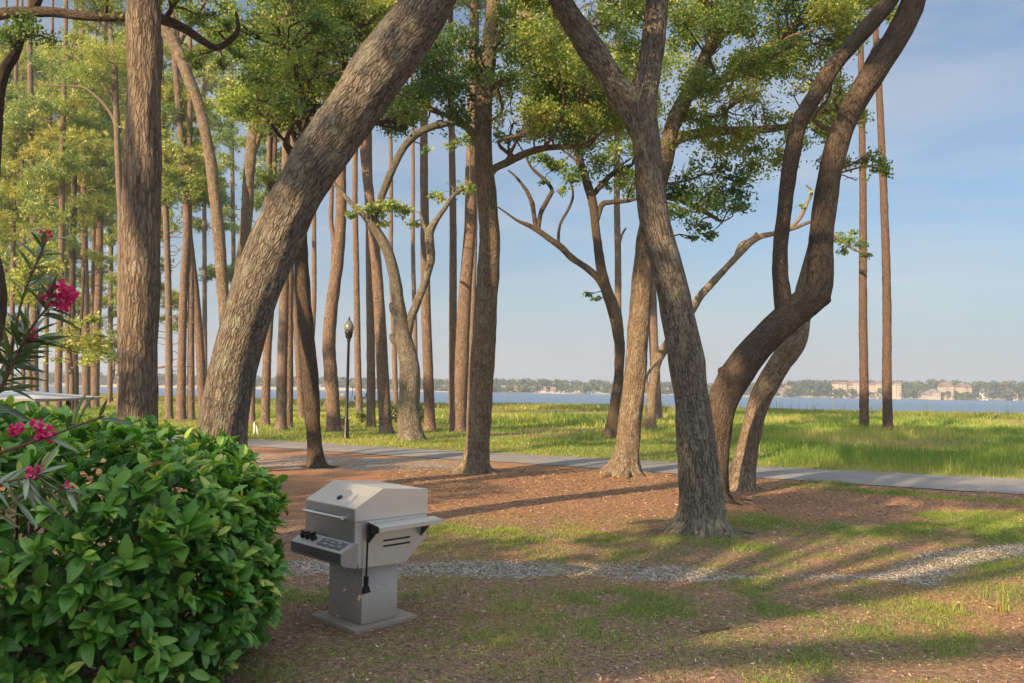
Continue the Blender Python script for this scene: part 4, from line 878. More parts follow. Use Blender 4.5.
ole([(-120, 640, 0, .014), (-70, 520, 0, .011), (-30, 440, 0, .009), (5, 380, 0, .007), (30, 330, 0, .005), (52, 302, 0, .003)], Yo, 70)
ole([(-60, 500, 0, .009), (-30, 420, .1, .007), (-8, 370, .1, .006), (18, 350, .1, .004), (30, 338, .1, .003)], Yo, 60, .1)
ole([(5, 380, 0, .006), (22, 300, 0, .004), (38, 260, 0, .003), (46, 240, 0, .002)], Yo, 26, .1, .15, .11)
ole([(-60, 480, -.1, .009), (-20, 460, -.1, .007), (18, 447, -.1, .006), (50, 436, -.1, .005), (80, 425, -.1, .003), (104, 416, -.1, .002)], Yo, 8, .1)
ole([(-70, 560, -.3, .009), (-30, 510, -.3, .007), (0, 485, -.3, .005), (24, 478, -.3, .004), (36, 474, -.3, .003)], Yo, 40, .8, .3, .12)
ole([(-70, 600, -.25, .009), (-30, 540, -.25, .006), (10, 505, -.25, .004), (40, 490, -.25, .003), (66, 488, -.25, .002)], Yo, 26, .6, .2, .11)
for a in ((-170, 700), (-140, 720)):
    g = at(a[0], a[1], Yo); g2 = g.copy(); g2[2] = -.05; t1 = at(-70, 540, Yo)
    st.tube(np.array([[*g2, .02], [*((g + g2) / 2), .018], [*t1, .012]]), nseg=8, step=.06)
st.build('stems', M['stem'], root)
link('foliage', mesh_np('foliage', np.vstack(OV), [np.vstack(OQ)], dict(tint=np.concatenate(OT))), M['oleleaf'], root)
for (px, py, rp, dY) in [(48, 300, 9, 0), (64, 302, 11, 0), (58, 289, 9, 0), (69, 294, 8, 0), (29, 337, 8, .1), (46, 235, 6, 0), (16, 430, 8, -.1), (38, 425, 7, -.1), (46, 435, 9, -.1), (33, 473, 7, -.3), (40, 468, 4, -.3), (66, 487, 6, -.25)]:
    Y = Yo + dY; c = at(px, py, Y); R = rp * .85 * Y / F; n = 46 if rp > 6 else 26
    C = c + rand_unit(n) * (rng.uniform(.15, .75, (n, 1)) ** .7) * R; D = norm(C - c + rng.normal(size=(n, 3)) * R * .4)
    ln = rng.uniform(.5, .85, n) * R; V, q, t, u = leaf_grid(C, D, rand_unit(n), ln, ln * .85, np.clip(rng.normal(.5, .25, n), 0, 1), .3)
    link('flower_cluster', mesh_np('flower_cluster', V, [q], dict(tint=t)), M['flower'], root)

# ------------------------------------------------------------------ prisms & boxes
def bm_obj(name, bm, mat, parent=None, bevel=0.0, smooth=False, local=True):
    if bevel:
        bmesh.ops.bevel(bm, geom=[e for e in bm.edges if len(e.link_faces) == 2 and e.calc_face_angle(0) > .35], offset=bevel, segments=2, affect='EDGES', profile=.6, clamp_overlap=True)
    bmesh.ops.recalc_face_normals(bm, faces=bm.faces)
    me = bpy.data.meshes.new(name); bm.to_mesh(me); bm.free()
    o = bpy.data.objects.new(name, me); col.objects.link(o); me.materials.append(mat)
    if parent is not None: o.parent = parent
    if smooth:
        for p in me.polygons: p.use_smooth = True
    return o
def prism(bm, prof, x0, x1, axis='x'):
    """prof: (y,z) polygon extruded along x"""
    def mk(x): return [bm.verts.new((x, a, b) if axis == 'x' else ((a, x, b) if axis == 'y' else (a, b, x))) for a, b in prof]
    A, B = mk(x0), mk(x1); n = len(prof)
    bm.faces.new(A); bm.faces.new(B[::-1])
    for i in range(n): bm.faces.new((A[i], B[i], B[(i + 1) % n], A[(i + 1) % n]))
    return bm
def boxp(bm, x0, x1, y0, y1, z0, z1): return prism(bm, [(y0, z0), (y1, z0), (y1, z1), (y0, z1)], x0, x1)
def cyl(bm, c, r, h, axis='z', seg=16, r2=None):
    M4 = {'z': Matrix.Identity(4), 'x': Matrix.Rotation(math.pi / 2, 4, 'Y'), 'y': Matrix.Rotation(-math.pi / 2, 4, 'X')}[axis]
    bmesh.ops.create_cone(bm, cap_ends=True, segments=seg, radius1=r, radius2=r if r2 is None else r2, depth=h, matrix=Matrix.Translation(c) @ M4)
    return bm
def lathe(bm, prof, seg=20, c=(0, 0)):
    rings = [[bm.verts.new((c[0] + r * math.cos(2 * math.pi * k / seg), c[1] + r * math.sin(2 * math.pi * k / seg), z)) for k in range(seg)] for r, z in prof]
    for a, b in zip(rings[:-1], rings[1:]):
        for k in range(seg): bm.faces.new((a[k], a[(k + 1) % seg], b[(k + 1) % seg], b[k]))
    bm.faces.new(rings[0][::-1]); bm.faces.new(rings[-1]); return bm
B_ = bmesh.new

# ------------------------------------------------------------------ grill
TH = rad(-44.5)
pc = gr(361, 629)
wv = np.array([math.cos(TH), math.sin(TH)]); dv = np.array([-wv[1], wv[0]])
gc = pc[:2] - wv * .215 + dv * .16
gzv = float(gz(gc[0], gc[1])[0])
grill = thing('barbecue_grill', 'stainless steel park grill mounted on a square speckled concrete pedestal', 'grill', (gc[0], gc[1], gzv), TH)
bm_obj('base_slab', boxp(B_(), -.29, .29, -.27, .31, -.06, .03), M['concrete'], grill, .008)
bm_obj('pedestal', boxp(B_(), -.215, .215, -.16, .16, .034, .47), M['concrete'], grill, .012)
W = .325
fb = prism(B_(), [(-.31, .795), (-.31, .62), (-.27, .47), (.15, .458), (.34, .63), (.34, .795)], -W, W)
firebox = bm_obj('firebox', fb, M['steel'], grill, .004)
for zz in (.60, .64):
    b = B_(); bmesh.ops.create_cone(b, cap_ends=True, segments=8, radius1=.0065, radius2=.0065, depth=.24, matrix=Matrix.Translation((W + .001, .06, zz)) @ Matrix.Rotation(math.pi / 2, 4, 'X'))
    bm_obj('vent_slot', b, M['black'], firebox)
hd = prism(B_(), [(-.315, .802), (-.315, .895), (-.075, 1.02), (.345, .985), (.345, .802)], -W - .004, W + .004)
hood = bm_obj('hood', hd, M['steel'], grill, .006)
lip = B_(); boxp(lip, -W - .007, W + .007, -.321, .35, .797, .806); bm_obj('hood_rim', lip, M['steel_dark'], hood, .001)
fp = prism(B_(), [(-.3165, .63), (-.3165, .885), (-.312, .885), (-.312, .63)], -W + .004, W - .004)
bm_obj('front_panel', fp, M['steel_dark'], hood, .001)
hb = B_(); bmesh.ops.create_cone(hb, cap_ends=True, segments=12, radius1=.011, radius2=.011, depth=.52, matrix=Matrix.Translation((0, -.375, .825)) @ Matrix.Rotation(math.pi / 2, 4, 'Y'))
for sx in (-.22, .22): boxp(hb, sx - .01, sx + .01, -.378, -.316, .815, .832)
bm_obj('handle', hb, M['steel'], hood, 0, False)
# thermometer badge on the sloping lid face
sl = math.atan2(.125, .24); gb = B_()
bmesh.ops.create_cone(gb, cap_ends=True, segments=20, radius1=.024, radius2=.020, depth=.012, matrix=Matrix.Translation((.02, -.245, .938)) @ Matrix.Rotation(sl, 4, 'X'))
bm_obj('thermometer', gb, M['black'], hood)
cp = prism(B_(), [(-.31, .655), (-.43, .595), (-.43, .52), (-.40, .50), (-.29, .475), (-.29, .65)], -W - .012, W + .012)
panel = bm_obj('control_panel', cp, M['steel_dark'], grill, .004)
fpl = prism(B_(), [(-.434, .592), (-.434, .525), (-.4302, .525), (-.4302, .592)], -W, W)
bm_obj('fascia', fpl, simple('dark_grey_fascia', (.10, .10, .11), .45, .3), panel)
pa = math.atan2(.06, .12)
for kx in (-.26, -.19, -.12):
    kb = B_(); bmesh.ops.create_cone(kb, cap_ends=True, segments=14, radius1=.026, radius2=.021, depth=.035, matrix=Matrix.Translation((kx, -.372, .645)) @ Matrix.Rotation(pa, 4, 'X'))
    bmesh.ops.create_cube(kb, size=1, matrix=Matrix.Translation((kx, -.376, .666)) @ Matrix.Rotation(pa, 4, 'X') @ Matrix.Rotation(kx * 7, 4, 'Z') @ Matrix.Diagonal((.012, .044, .02, 1)))
    bm_obj('knob', kb, M['black'], panel)
lb = B_()
bmesh.ops.create_cube(lb, size=1, matrix=Matrix.Translation((.13, -.372, .6275)) @ Matrix.Rotation(pa, 4, 'X') @ Matrix.Diagonal((.30, .075, .004, 1)))
bm_obj('instruction_plate', lb, simple('dark_instruction_plate', (.08, .08, .085), .5), panel)
for j, (xx, yy, ww) in enumerate([(.04, -.355, .05), (.12, -.36, .06), (.20, -.352, .05), (.06, -.385, .06), (.15, -.387, .07), (.24, -.38, .04)]):
    tb = B_(); bmesh.ops.create_cube(tb, size=1, matrix=Matrix.Translation((xx, yy, .6305 - (yy + .372) * -.5)) @ Matrix.Rotation(pa, 4, 'X') @ Matrix.Diagonal((ww, .006, .003, 1)))
    bm_obj('plate_marking', tb, M['steel'], panel)
for s in (1, -1):
    x0, x1 = (W + .008, W + .135) if s > 0 else (-W - .17, -W - .008)
    sb = B_(); prism(sb, [(x0, .775), (x1, .765 if s > 0 else .775), (x1, .735), (x0, .745)], -.20, .40, 'y')
    sh_ = bm_obj('side_shelf', sb, M['steel'], grill, .004)
    for yy in (-.203, .28):
        br = B_()
        prism(br, [(x0, .744), (x1 - (.02 if s > 0 else 0), .742) if s > 0 else (x1, .744), ((x0, .64) if s > 0 else (x1, .64))] if s > 0 else [(x1, .744), (x0 + .02, .742), (x1, .64)], yy, yy + .012, 'y')
        bm_obj('shelf_bracket', br, M['black'], sh_)
    if s > 0:
        eb = B_(); prism(eb, [(x0, .79), (x1, .772), (x1, .728), (x0, .70)], -.214, -.203, 'y'); bm_obj('end_plate', eb, M['black'], sh_)
hg = B_(); cyl(hg, (0, 0, -.19), .008, .38, 'z', 8); boxp(hg, -.016, .016, -.01, .01, -.45, -.36); prism(hg, [(-.02, -.43), (.02, -.43), (.035, -.475), (-.03, -.48)], -.012, .012, 'x')
lx = W + .035; loc = gc + wv * lx + dv * (-.225)
brush = bm_obj('grill_brush', hg, M['black'], None, .002); brush.location = (loc[0], loc[1], gzv + .775); brush.rotation_euler = (0, rad(1), TH)
tag(brush, 'long black scraper tool hanging from the near side shelf of the grill', 'grill tool')

# ------------------------------------------------------------------ lamp post
lp = gr(346, 438.5); Yl = lp[1]; hl = 4.0
lamp = thing('street_lamp', 'slim black lamp post with a pale acorn globe beside the path', 'street lamp', (lp[0], lp[1], 0))
bm_obj('post', lathe(B_(), [(.12, -.05), (.12, .04), (.095, .10), (.09, .55), (.07, .65), (.055, .72), (.05, 2), (.045, hl * .83), (.07, hl * .835), (.07, hl * .85)], 20), M['black'], lamp, 0, True)
bm_obj('lamp_collar', lathe(B_(), [(.06, hl * .85), (.11, hl * .865), (.13, hl * .90), (.155, hl * .912), (.13, hl * .918)], 20), M['black'], lamp, 0, True)
m_, nt_, _, lk_ = mat_new('frosted_globe'); p_ = principled(nt_, (.22, .24, .22), .25); p_.inputs['Transmission Weight'].default_value = .3
bm_obj('globe', lathe(B_(), [(.13, hl * .919), (.165, hl * .935), (.17, hl * .955), (.14, hl * .98), (.085, hl * 1.002), (.05, hl * 1.013)], 20), m_, lamp, 0, True)
bm_obj('finial', lathe(B_(), [(.055, hl * 1.013), (.03, hl * 1.02), (.035, hl * 1.028), (.008, hl * 1.045)], 12), M['black'], lamp, 0, True)

# white stakes
for (px, py, ln, dx, lab) in [(245, 433, 7, 0, 'short white stake half hidden by the sloping trunk'), (254, 434, 13, .0, 'taller white stake of the pair by the path, upright'), (258, 434, 9, -.07, 'shorter white stake of the pair by the path, leaning left')]:
    g = gr(px, py); h_ = ln * g[1] / F; b = B_(); prism(b, [(-.035, -.04), (.035, -.04), (.028 + dx, h_ * .8), (dx, h_), (-.028 + dx, h_ * .8)], -.02, .02, 'y')
    o = bm_obj('stake', b, M['white'], None, .004); o.location = (g[0], g[1], float(gz(g[0], g[1])[0])); tag(o, lab, 'stake')

# canopy at left (low pitched pale roof on dark posts)
Yc = 14.0
c0 = at(48, 399, Yc); ez = c0[2]
can = thing('shade_canopy', 'low pale blue grey canopy roof on dark legs above the hedge at the left edge', 'canopy', (c0[0] - 1.6, Yc + .9, 0))
b = B_(); Lx, Ly = 1.62, .95; tz = at(10, 391, Yc + .9)[2]
pts = [(-Lx, -Ly, ez), (Lx, -Ly, ez), (Lx, Ly, ez + .02), (-Lx, Ly, ez + .02), (-.7, 0, tz + .03), (.45, 0, tz + .03)]
pl = [b.verts.new(p) for p in pts]; pb = [b.verts.new((p[0] * .97, p[1] * .97, p[2] - .05)) for p in pts]
for f in ((0, 1, 5, 4), (1, 2, 5), (2, 3, 4, 5), (3, 0, 4)): b.faces.new([pl[k] for k in f]); b.faces.new([pb[k] for k in f][::-1])
for k in range(4): b.faces.new((pl[k], pb[k], pb[(k + 1) % 4], pl[(k + 1) % 4]))
bm_obj('roof', b, M['canopy'], can)
for sx in (-1.35, 1.05):
    for sy in (-.75, .75): bm_obj('leg', boxp(B_(), sx - .035, sx + .035, sy - .035, sy + .035, -.05, ez + .02), M['black'], can, .005)

# ------------------------------------------------------------------ golf cart & boulder
g = gr(360, 405.5); Yg = g[1]
cart = thing('golf_cart', 'small golf cart with a blue grey roof parked beyond the lamp post near the water', 'golf cart', (g[0], Yg, float(gz(g[0], Yg)[0])), rad(12))
prof = [(-1.15, .28), (-1.15, .62), (-.85, .80), (-.55, .55), (-.25, .42), (.05, .42), (.12, .72), (.55, .75), (.62, .55), (1.15, .62), (1.15, .30), (.9, .22), (-.9, .22)]
bm_obj('body', prism(B_(), prof, -.55, .55, 'y'), M['cartbody'], cart, .03)
bm_obj('roof', boxp(B_(), -.95, .95, -.6, .6, 1.78, 1.84), M['cartroof'], cart, .02)
for sx in (-.78, .72):
    for sy in (-.52, .52): bm_obj('roof_post', prism(B_(), [(sx - .02, .6), (sx + .02, .6), (sx * .95 + .02, 1.79), (sx * .95 - .02, 1.79)], sy - .02, sy + .02, 'y'), M['black'], cart)
bm_obj('seat', boxp(B_(), .08, .55, -.5, .5, .75, .87), M['cartseat'], cart, .03)
bm_obj('backrest', boxp(B_(), .5, .62, -.5, .5, .87, 1.25), M['cartseat'], cart, .03)
sw = B_(); bmesh.ops.create_cone(sw, cap_ends=True, segments=14, radius1=.17, radius2=.17, depth=.03, matrix=Matrix.Translation((-.4, .2, 1.0)) @ Matrix.Rotation(rad(-50), 4, 'Y')); boxp(sw, -.56, -.44, .18, .22, .6, 1.0)
bm_obj('steering_wheel', sw, M['black'], cart)
for sx in (-.78, .78):
    for sy in (-.5, .5):
        wh = bm_obj('wheel', cyl(B_(), (sx, sy, .23), .23, .18, 'y', 18), M['black'], cart, .02)
        bm_obj('rim', cyl(B_(), (sx, sy, .23), .12, .20, 'y', 14), M['cartbody'], wh)
g = gr(342, 404); bo = B_(); bmesh.ops.create_icosphere(bo, subdivisions=3, radius=.6)
for v in bo.verts:
    k = .75 + .5 * float(vnoise(np.array([[v.co.x * 2 + 3, v.co.y * 2, v.co.z * 2]]))[0]); v.co = Vector((v.co.x * k * .75, v.co.y * k * .7, v.co.z * k * 1.0 + .45))
o = bm_obj('boulder', bo, M['tan'], None, 0, True); o.location = (g[0], g[1], float(gz(g[0], g[1])[0])); tag(o, 'pale tan boulder left of the distant golf cart', 'boulder')

# low shrubs on the lawn
def shrub(label, px, py, wp, hp, tint, grp=None):
    g = gr(px, py); Y = g[1]; rx, rz = wp * .5 * Y / F, hp * Y / F; gzz = float(gz(g[0], Y)[0])
    root = thing('bush', label, 'bush', (g[0], Y, gzz), 0, grp)
    n = int(2.2 * math.pi * rx * rz / (.12 * .12 * .3)) + 40
    C, S, idx = clump_points(np.array([g[0], Y, gzz + rz * .5]), rx, rx, rz * .55, n, rz * .25); C[:, 2] = np.maximum(C[:, 2], gzz + .02)
    V, q, t = leaf_quads(C, .13, .4, np.clip(tint + rng.normal(0, .15, n), 0, 1)); link('foliage', mesh_np('foliage', V, [q], dict(tint=t)), M['shrub'], root, False)
    a = Acc()
    for s_ in S[:8]: a.tube(np.array([[g[0], Y, gzz - .05, .02], [*((s_ + [g[0], Y, gzz]) / 2), .014], [*s_, .006]]), nseg=5, step=.1)
    a.build('stems', M['stem'], root)
shrub('small green bush between the reddish pine and the gnarled oak', 396, 424, 13, 22, .3)
shrub('rounded bush right behind the gnarled oak', 421, 423, 13, 20, .35)
shrub('yellow green low bush at the foot of the slim pine right of the lamp', 362, 424, 22, 12, .7)
shrub('low bush at the foot of the bowed pine', 340, 427, 12, 12, .6)
shrub('scrubby low bush beside the white stakes', 247, 424, 12, 10, .7)
shrub('tiny dark shrub on the shore right of the bare oak', 657, 412, 22, 9, .3)

# ------------------------------------------------------------------ grasses
def blades(X, Y, h, wd, tint, lean=.35, seg=1):
    n = len(X); Z = gz(X, Y)
    a = rng.uniform(0, 2 * np.pi, n); S = np.stack([np.cos(a), np.sin(a), np.zeros(n)], 1) * (wd * .5)[:, None]
    B = np.stack([X, Y, Z - .005], 1); ld = rng.normal(size=(n, 3)) * np.array([1, 1, 0]) * lean
    mid = B + (np.array([0, 0, 1]) * .55 + ld * .25) * h[:, None]; tip = B + (np.array([0, 0, 1]) + ld) * h[:, None]
    V = np.stack([B - S, B + S, mid + S * .7, mid - S * .7, tip], 1).reshape(-1, 3)
    i = np.arange(n)[:, None] * 5
    return V, i + np.array([[0, 1, 2, 3]]), i + np.array([[3, 2, 4]]), np.repeat(tint, 5)
def grass_obj(name, X, Y, h, wd, tint, mat, lean=.35, k='stuff'):
    V, q, t, ti = blades(X, Y, h, wd, tint, lean); me = mesh_np(name, V, [q, t], dict(tint=ti))
    return tag(link(name, me, mat, None, False), kind=k)
def scatter(n, x0, x1, y0, y1):
    X = rng.uniform(x0, x1, n); Y = rng.uniform(y0, y1, n); return X, Y
# near turf
X, Y = scatter(1100000, -2.4, 9.5, 4.3, 19.5)
u, v, w_ = proj(np.stack([X, Y, np.zeros(len(X))], 1)); k = (u > -60) & (u < 1090) & (v < 720); X, Y = X[k], Y[k]
d, side, g_, gv, dry, lawn = masks(X, Y)
k = (side < 0) & (d > 1.17) & (rng.random(len(X)) < np.clip(g_ * 1.0 + .02, 0, 1) ** 1.0 * 1.0); X, Y, g_ = X[k], Y[k], g_[k]
tint = np.clip(.46 + .6 * (n2(X, Y, 1.2, 3, 7) - .4) + rng.normal(0, .14, len(X)), 0, 1); tint = np.where(rng.random(len(X)) < .13, rng.uniform(.72, 1, len(X)), tint)
hh = rng.uniform(.014, .045, len(X)) * (.55 + .7 * g_); wd = np.full(len(X), .0045) * np.maximum(1, Y / 7)
tag(grass_obj('grass', X, Y, hh, wd, tint, M['grass'], .75), 'patchy short green grass in the foreground mulch', 'grass')
# seed-head tufts bottom right
T = []
for (px, py, hp) in [(1003, 612, 38), (957, 612, 20), (985, 600, 14)]:
    g = gr(px, py); n = 26 if hp > 30 else 12
    X = g[0] + rng.normal(0, .03, n); Y = g[1] + rng.normal(0, .03, n); T.append((X, Y, rng.uniform(.5, 1, n) * hp * g[1] / F, n))
X = np.concatenate([t[0] for t in T]); Y = np.concatenate([t[1] for t in T]); hh = np.concatenate([t[2] for t in T])
tag(grass_obj('tall_grass', X, Y, hh, np.full(len(X), .006), rng.uniform(.4, 1, len(X)), M['grass'], .2), 'wispy tall grass tufts on the sunlit soil at lower right', 'grass')
# lawn beyond the path
X, Y = scatter(520000, -40, 30, 14, 62); k = rng.random(len(X)) < np.clip(22 / Y, 0, 1) ** 1.2; X, Y = X[k], Y[k]
u, v, w_ = proj(np.stack([X, Y, np.zeros(len(X))], 1)); k = (u > -80) & (u < 1100); X, Y, u, v = X[k], Y[k], u[k], v[k]
d, side, g_, gv, dry, lawn = masks(X, Y)
tall = sstep(.47, .60, n2(X, Y, .22, 3, 21)) * sstep(5.0, 9.0, X + .2 * Y) * sstep(1.6, 2.6, side)
k = (side > 0) & (d > 1.17) & (rng.random(len(X)) < g_) ; X, Y, g_, tall, side, dry = X[k], Y[k], g_[k], tall[k], side[k], dry[k]
hh = rng.uniform(.05, .11, len(X)) + tall * rng.uniform(.10, .34, len(X)) + sstep(8, 20, side) * rng.uniform(0, .12, len(X))
tint = np.clip(.36 + 1.1 * (n2(X, Y, .22, 3, 13) - .45) + .12 * sstep(6, 14, side) + rng.normal(0, .13, len(X)) + .25 * (rng.random(len(X)) < .12), 0, 1)
tag(grass_obj('lawn_grass', X, Y, hh, .010 * np.maximum(1, Y / 15), tint, M['grass'], .3), 'bright green lawn and long grass beyond the path', 'grass')
# shore grass
X = rng.uniform(-110, 75, 110000); Y = shoreY(X) + rng.normal(-4, 4.5, len(X)); k = Y < shoreY(X) + 3.5; X, Y = X[k], Y[k]
u, v, w_ = proj(np.stack([X, Y, np.zeros(len(X))], 1)); k = (u > -60) & (u < 1090); X, Y = X[k], Y[k]
hh = rng.uniform(.2, .5, len(X)) * (.5 + 1.1 * n2(X, Y, .12, 3, 31)); hh = np.where((rng.random(len(X)) < .01) & (X > 15), hh + rng.uniform(.3, 1.0, len(X)), hh)
tag(grass_obj('shore_grass', X, Y, hh, np.full(len(X), .07), np.clip(rng.normal(.5, .18, len(X)) + .9 * (n2(X, Y, .07, 2, 3) - .5), 0, 1), M['reed'], .25), 'green and yellow grass fringe along the water', 'grass')
# leaf litter and pebbles
X, Y = scatter(190000, -2.6, 9.5, 4.3, 18); k = rng.random(len(X)) < np.clip(7 / Y, 0, 1) ** 1.2; X, Y = X[k], Y[k]
d, side, g_, gv, dry, lawn = masks(X, Y); u, v, w_ = proj(np.stack([X, Y, np.zeros(len(X))], 1)); k = (side < 1.3) & (rng.random(len(X)) < np.where(side < -1.4, .9 - .5 * g_, .05)) & (u > -60) & (u < 1090); X, Y = X[k], Y[k]
C = np.stack([X, Y, gz(X, Y) + .006], 1); n = len(C)
a = norm(rng.normal(size=(n, 3)) * np.array([1, 1, .18])); b = norm(np.cross(a, norm(rng.normal(size=(n, 3)) * .3 + np.array([0, 0, 1])))); s = rng.uniform(.016, .042, n)[:, None] * np.maximum(1, Y / 9)[:, None]; asp = rng.uniform(.12, .5, n)[:, None]; tw_ = rng.random(n) < .02; s[tw_] *= 3.2; asp[tw_] = .06
V = np.stack([C - a * s * .5, C + b * s * asp * .5, C + a * s * .5, C - b * s * asp * .5], 1).reshape(-1, 3)
tint = np.clip(rng.beta(2, 2.6, n), 0, 1); tint = np.where(rng.random(n) < .012, 1, tint)
tag(link('leaf_litter', mesh_np('leaf_litter', V, [np.arange(4 * n).reshape(n, 4)], dict(tint=np.repeat(tint, 4))), M['litter'], None, False), 'brown fallen leaves and mulch scattered over the ground', 'leaf litter', kind='stuff')
X, Y = scatter(260000, -2.6, 9.5, 5, 16); d, side, g_, gv, dry, lawn = masks(X, Y); u, v, w_ = proj(np.stack([X, Y, np.zeros(len(X))], 1))
k = (side < -1.4) & (rng.random(len(X)) < gv * .6 + .0015) & (u > -60) & (u < 1090); X, Y = X[k][:45000], Y[k][:45000]; n = len(X)
C = np.stack([X, Y, gz(X, Y) + .003], 1); s = rng.uniform(.004, .011, n)[:, None] * np.maximum(1, C[:, 1:2] / 9)
O6 = np.array([(1, 0, 0), (0, 1, 0), (-1, 0, 0), (0, -1, 0), (0, 0, .8), (0, 0, -.8)]); ang = rng.uniform(0, 6.28, n)
V = []
for o in O6:
    v_ = np.stack([o[0] * np.cos(ang) - o[1] * np.sin(ang), o[0] * np.sin(ang) + o[1] * np.cos(ang), np.full(n, o[2])], 1) * rng.uniform(.7, 1.3, (n, 1)) * s; V.append(C + v_)
V = np.stack(V, 1).reshape(-1, 3); base_ = np.arange(n)[:, None, None] * 6
Ft = (base_ + np.array([[0, 1, 4], [1, 2, 4], [2, 3, 4], [3, 0, 4], [1, 0, 5], [2, 1, 5], [3, 2, 5], [0, 3, 5]])[None]).reshape(-1, 3)
gm, gnt, _, glk = mat_new('gravel_stones'); principled(gnt, ramp(gnt, attr(gnt, 'tint').outputs['Fac'], [(0, (.15, .13, .11)), (.5, (.36, .33, .30)), (1, (.58, .56, .52))]), .9)
tag(link('gravel', mesh_np('gravel', V, [Ft], dict(tint=np.repeat(rng.random(n), 6))), gm, None, False), 'pale grey gravel lying in a strip behind the grill', 'gravel', kind='stuff')
# a fallen twig
for pts, lab in [([(701, 634), (715, 632), (730, 630)], 'pale fallen twig on the foreground grass'), ([(885, 508), (895, 507), (908, 508)], 'short dark stick lying on sunlit mulch near the path')]:
    P = np.array([(*(gr(a, b) + np.array([0, 0, .02])), .008) for a, b in pts]); a_ = Acc(); a_.tube(P, nseg=6, step=.03); tag(a_.build('fallen_twig', M['pine_grey'], None), lab, 'twig')

# ------------------------------------------------------------------ far woodland and buildings
def tl_h(px): return np.interp(px, [-300, 0, 100, 440, 500, 560, 640, 700, 770, 800, 830, 900, 930, 960, 1024, 1400], [11, 11, 10.5, 9.5, 10.5, 11, 10, 10, 10.5, 14, 14, 14.5, 16.5, 15.5, 16.5, 17])
nt_ = 1500; PX = rng.uniform(-250, 1300, nt_); V_ = []; Q_ = []; T_ = []; off = 0
for px in PX:
    fr = rng.random() < .17; Yf = 650 + (rng.uniform(-18, 0) if fr else rng.uniform(8, 60)); hgt = (tl_h(px) * Yf / F + 1.75) * (rng.uniform(.3, .62) if fr else rng.uniform(.72, 1.04)); x = at(px, hor(px), Yf)[0]
    r = rng.uniform(2.6, 4.6); n = 60; C = np.array([x, Yf, 0.]) + rng.normal(size=(n, 3)) * np.array([r * .55, r * .55, 0]); C[:, 2] = hgt - np.abs(rng.normal(size=n)) * hgt * .42 - ((C[:, 0] - x) / r) ** 2 * 1.5
    C[:, 2] = np.maximum(C[:, 2], .6)
    ti = np.clip(rng.normal(.5, .2) + rng.normal(0, .12, n), 0, 1); V, q, t = leaf_quads(C, 2.3, .75, ti); V_.append(V); Q_.append(q + off); T_.append(t); off += len(V)
tag(link('far_woodland', mesh_np('far_woodland', np.vstack(V_), [np.vstack(Q_)], dict(tint=np.concatenate(T_))), M['farwood'], None, False), 'long low belt of trees on the far shore of the bay', 'woodland', kind='stuff')
def building(name, label, px0, px1, ytop, Yb, wings, floors, ncol, wall, roofm, depth=10, ybot=None, gable=False):
    """wings: (f0,f1,dh) fractions of width with extra height"""
    x0 = at(px0, hor(px0), Yb)[0]; x1 = at(px1, hor(px1), Yb)[0]; xc = (x0 + x1) / 2; g0 = .6
    H = (hor((px0 + px1) / 2) - ytop) * Yb / F + 1.75 - g0; Wd = x1 - x0
    root = thing(name, label, 'building', (xc, Yb, g0)); 
    fh = H / (floors + .3)
    for (f0, f1, dh, fw) in wings:
        a, b = -Wd / 2 + f0 * Wd, -Wd / 2 + f1 * Wd; h = H + dh - fh * .35
        wl = bm_obj('wall', boxp(B_(), a, b, -fw, depth, -1.5, h), wall, root)
        rb = B_()
        if gable: prism(rb, [(-fw - .5, h + .004), (depth + .5, h + .004), (depth * .5, h + 3)], a - .4, b + .4)
        else: prism(rb, [(-fw - .6, h + .004), (depth + .6, h + .004), (depth - 1.5, h + 1.5), (-fw + 1.4, h + 1.5)], a - .4, b + .4)
        bm_obj('roof', rb, roofm, root)
        nc = max(1, int(round((b - a) / Wd * ncol))); 
        for fl in range(floors):
            for c_ in range(nc):
                cx_ = a + (c_ + .5) * (b - a) / nc; zz = .9 + fl * fh
                if zz + fh * .5 > h: continue
                bm_obj('window', boxp(B_(), cx_ - (b - a) / nc * .27, cx_ + (b - a) / nc * .27, -fw - .12, -fw + .3, zz, zz + fh * .52), M['glass_dark'], root)
    return root
building('hotel', 'large cream hotel with red roofs on the far shore behind the two bare pines', 837, 900, 384, 640, [(0, .14, .6, 2.5), (.14, .26, -.8, 0), (.26, .36, 1.2, 2.2), (.36, .62, -.4, 0), (.62, .74, .8, 2.2), (.74, .9, 0, 0), (.9, 1.0, .9, 2.2)], 5, 22, M['wall_cream'], M['roof_red'])
building('apartment_building', 'tall tan apartment block with red roof among far trees, left of its twin', 944, 953, 386, 642, [(0, .3, 0, 1.5), (.3, .7, 1, 0), (.7, 1, 0, 1.5)], 5, 6, M['wall_pink'], M['roof_red'], gable=True)
building('apartment_building', 'tan apartment block with red roof among far trees, right of its twin', 962, 971, 387, 642, [(0, .35, .5, 1.5), (.35, .7, -1, 0), (.7, 1, .3, 1.5)], 5, 6, M['wall_pink'], M['roof_red'], gable=True)
building('apartment_building', 'low pink stepped apartment block left of the tall tan ones', 928, 940, 392, 641, [(0, .4, -2, 0), (.4, 1, 0, 1.2)], 3, 5, M['wall_pink'], M['roof_grey'], gable=True)
building('house', 'small pale narrow house right of the tan apartment blocks', 985, 988, 392, 641, [(0, 1, 0, 0)], 3, 2, M['white'], M['roof_grey'], 8, gable=True)
building('house', 'pink and cream house among far trees near the right edge', 1013, 1018, 394, 641, [(0, 1, 0, 0)], 2, 3, M['wall_pink'], M['roof_red'], 8, gable=True)
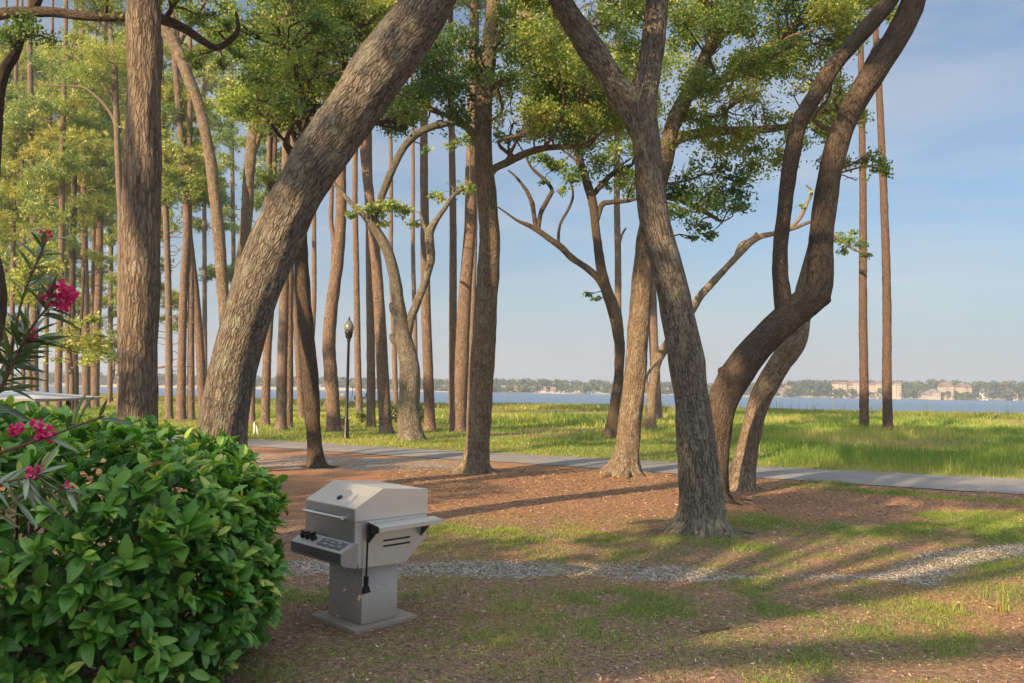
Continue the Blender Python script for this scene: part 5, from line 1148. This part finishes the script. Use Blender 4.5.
building('apartment_building', 'low pink terrace on the far shore just right of the tan leaning trunk', 783, 796, 389.5, 640, [(0, .3, -1, 0), (.3, .65, .3, 1), (.65, 1, -.8, 0)], 3, 8, M['wall_pink'], M['roof_red'], gable=True)
for (px, w_p, yt, wl, rf, lab) in [(564, 6, 390, 'wall_pink', 'roof_grey', 'small house on the far shore, one of a loose row left of the bare oak'), (503, 4, 388.5, 'wall_cream', 'roof_grey', 'tiny cream house on the far shore beside the solitary sunlit oak trunk'),
                             (514, 6, 388.5, 'wall_pink', 'roof_red', 'tiny pinkish house second right of the solitary sunlit oak trunk on the far shore'), (532, 5, 389.5, 'wall_pink', 'roof_grey', 'tiny brown house midway along the far shore'), (544, 4, 390, 'wall_cream', 'roof_grey', 'tiny low cream house midway along the far shore'),
                             (553, 4, 390, 'wall_pink', 'roof_red', 'tiny red roofed house in the row on the far shore'), (579, 8, 389.5, 'wall_pink', 'roof_red', 'wider tan house on the far shore just left of the bare oak'), (443, 3, 388.5, 'white', 'roof_grey', 'tiny white house on the far shore beside the straight reddish pine')]:
    building('house', lab, px - w_p / 2, px + w_p / 2, yt, 652, [(0, 1, 0, 0)], 1, 3, M[wl], M[rf], 8, gable=True)

# ------------------------------------------------------------------ air
HAZE = 0.0006
if HAZE:
    b = boxp(B_(), -1250, 1250, -60, 1290, -3.4, 34)
    hm, hnt, _, hlk = mat_new('evening_haze')
    pv = N(hnt, 'ShaderNodeVolumePrincipled'); pv.inputs['Color'].default_value = (.74, .84, 1, 1); pv.inputs['Density'].default_value = HAZE; pv.inputs['Anisotropy'].default_value = .2
    ho = N(hnt, 'ShaderNodeOutputMaterial'); hlk.new(pv.outputs[0], ho.inputs['Volume'])
    tag(bm_obj('haze', b, hm, None), kind='stuff')

scene.cycles.max_bounces = 7; scene.cycles.diffuse_bounces = 3; scene.cycles.glossy_bounces = 3; scene.cycles.transmission_bounces = 4; scene.cycles.transparent_max_bounces = 6
scene.cycles.volume_bounces = 0; scene.cycles.use_denoising = True; scene.cycles.denoiser = 'OPENIMAGEDENOISE'
scene.cycles.sample_clamp_indirect = 6; scene.cycles.caustics_reflective = False; scene.cycles.caustics_refractive = False
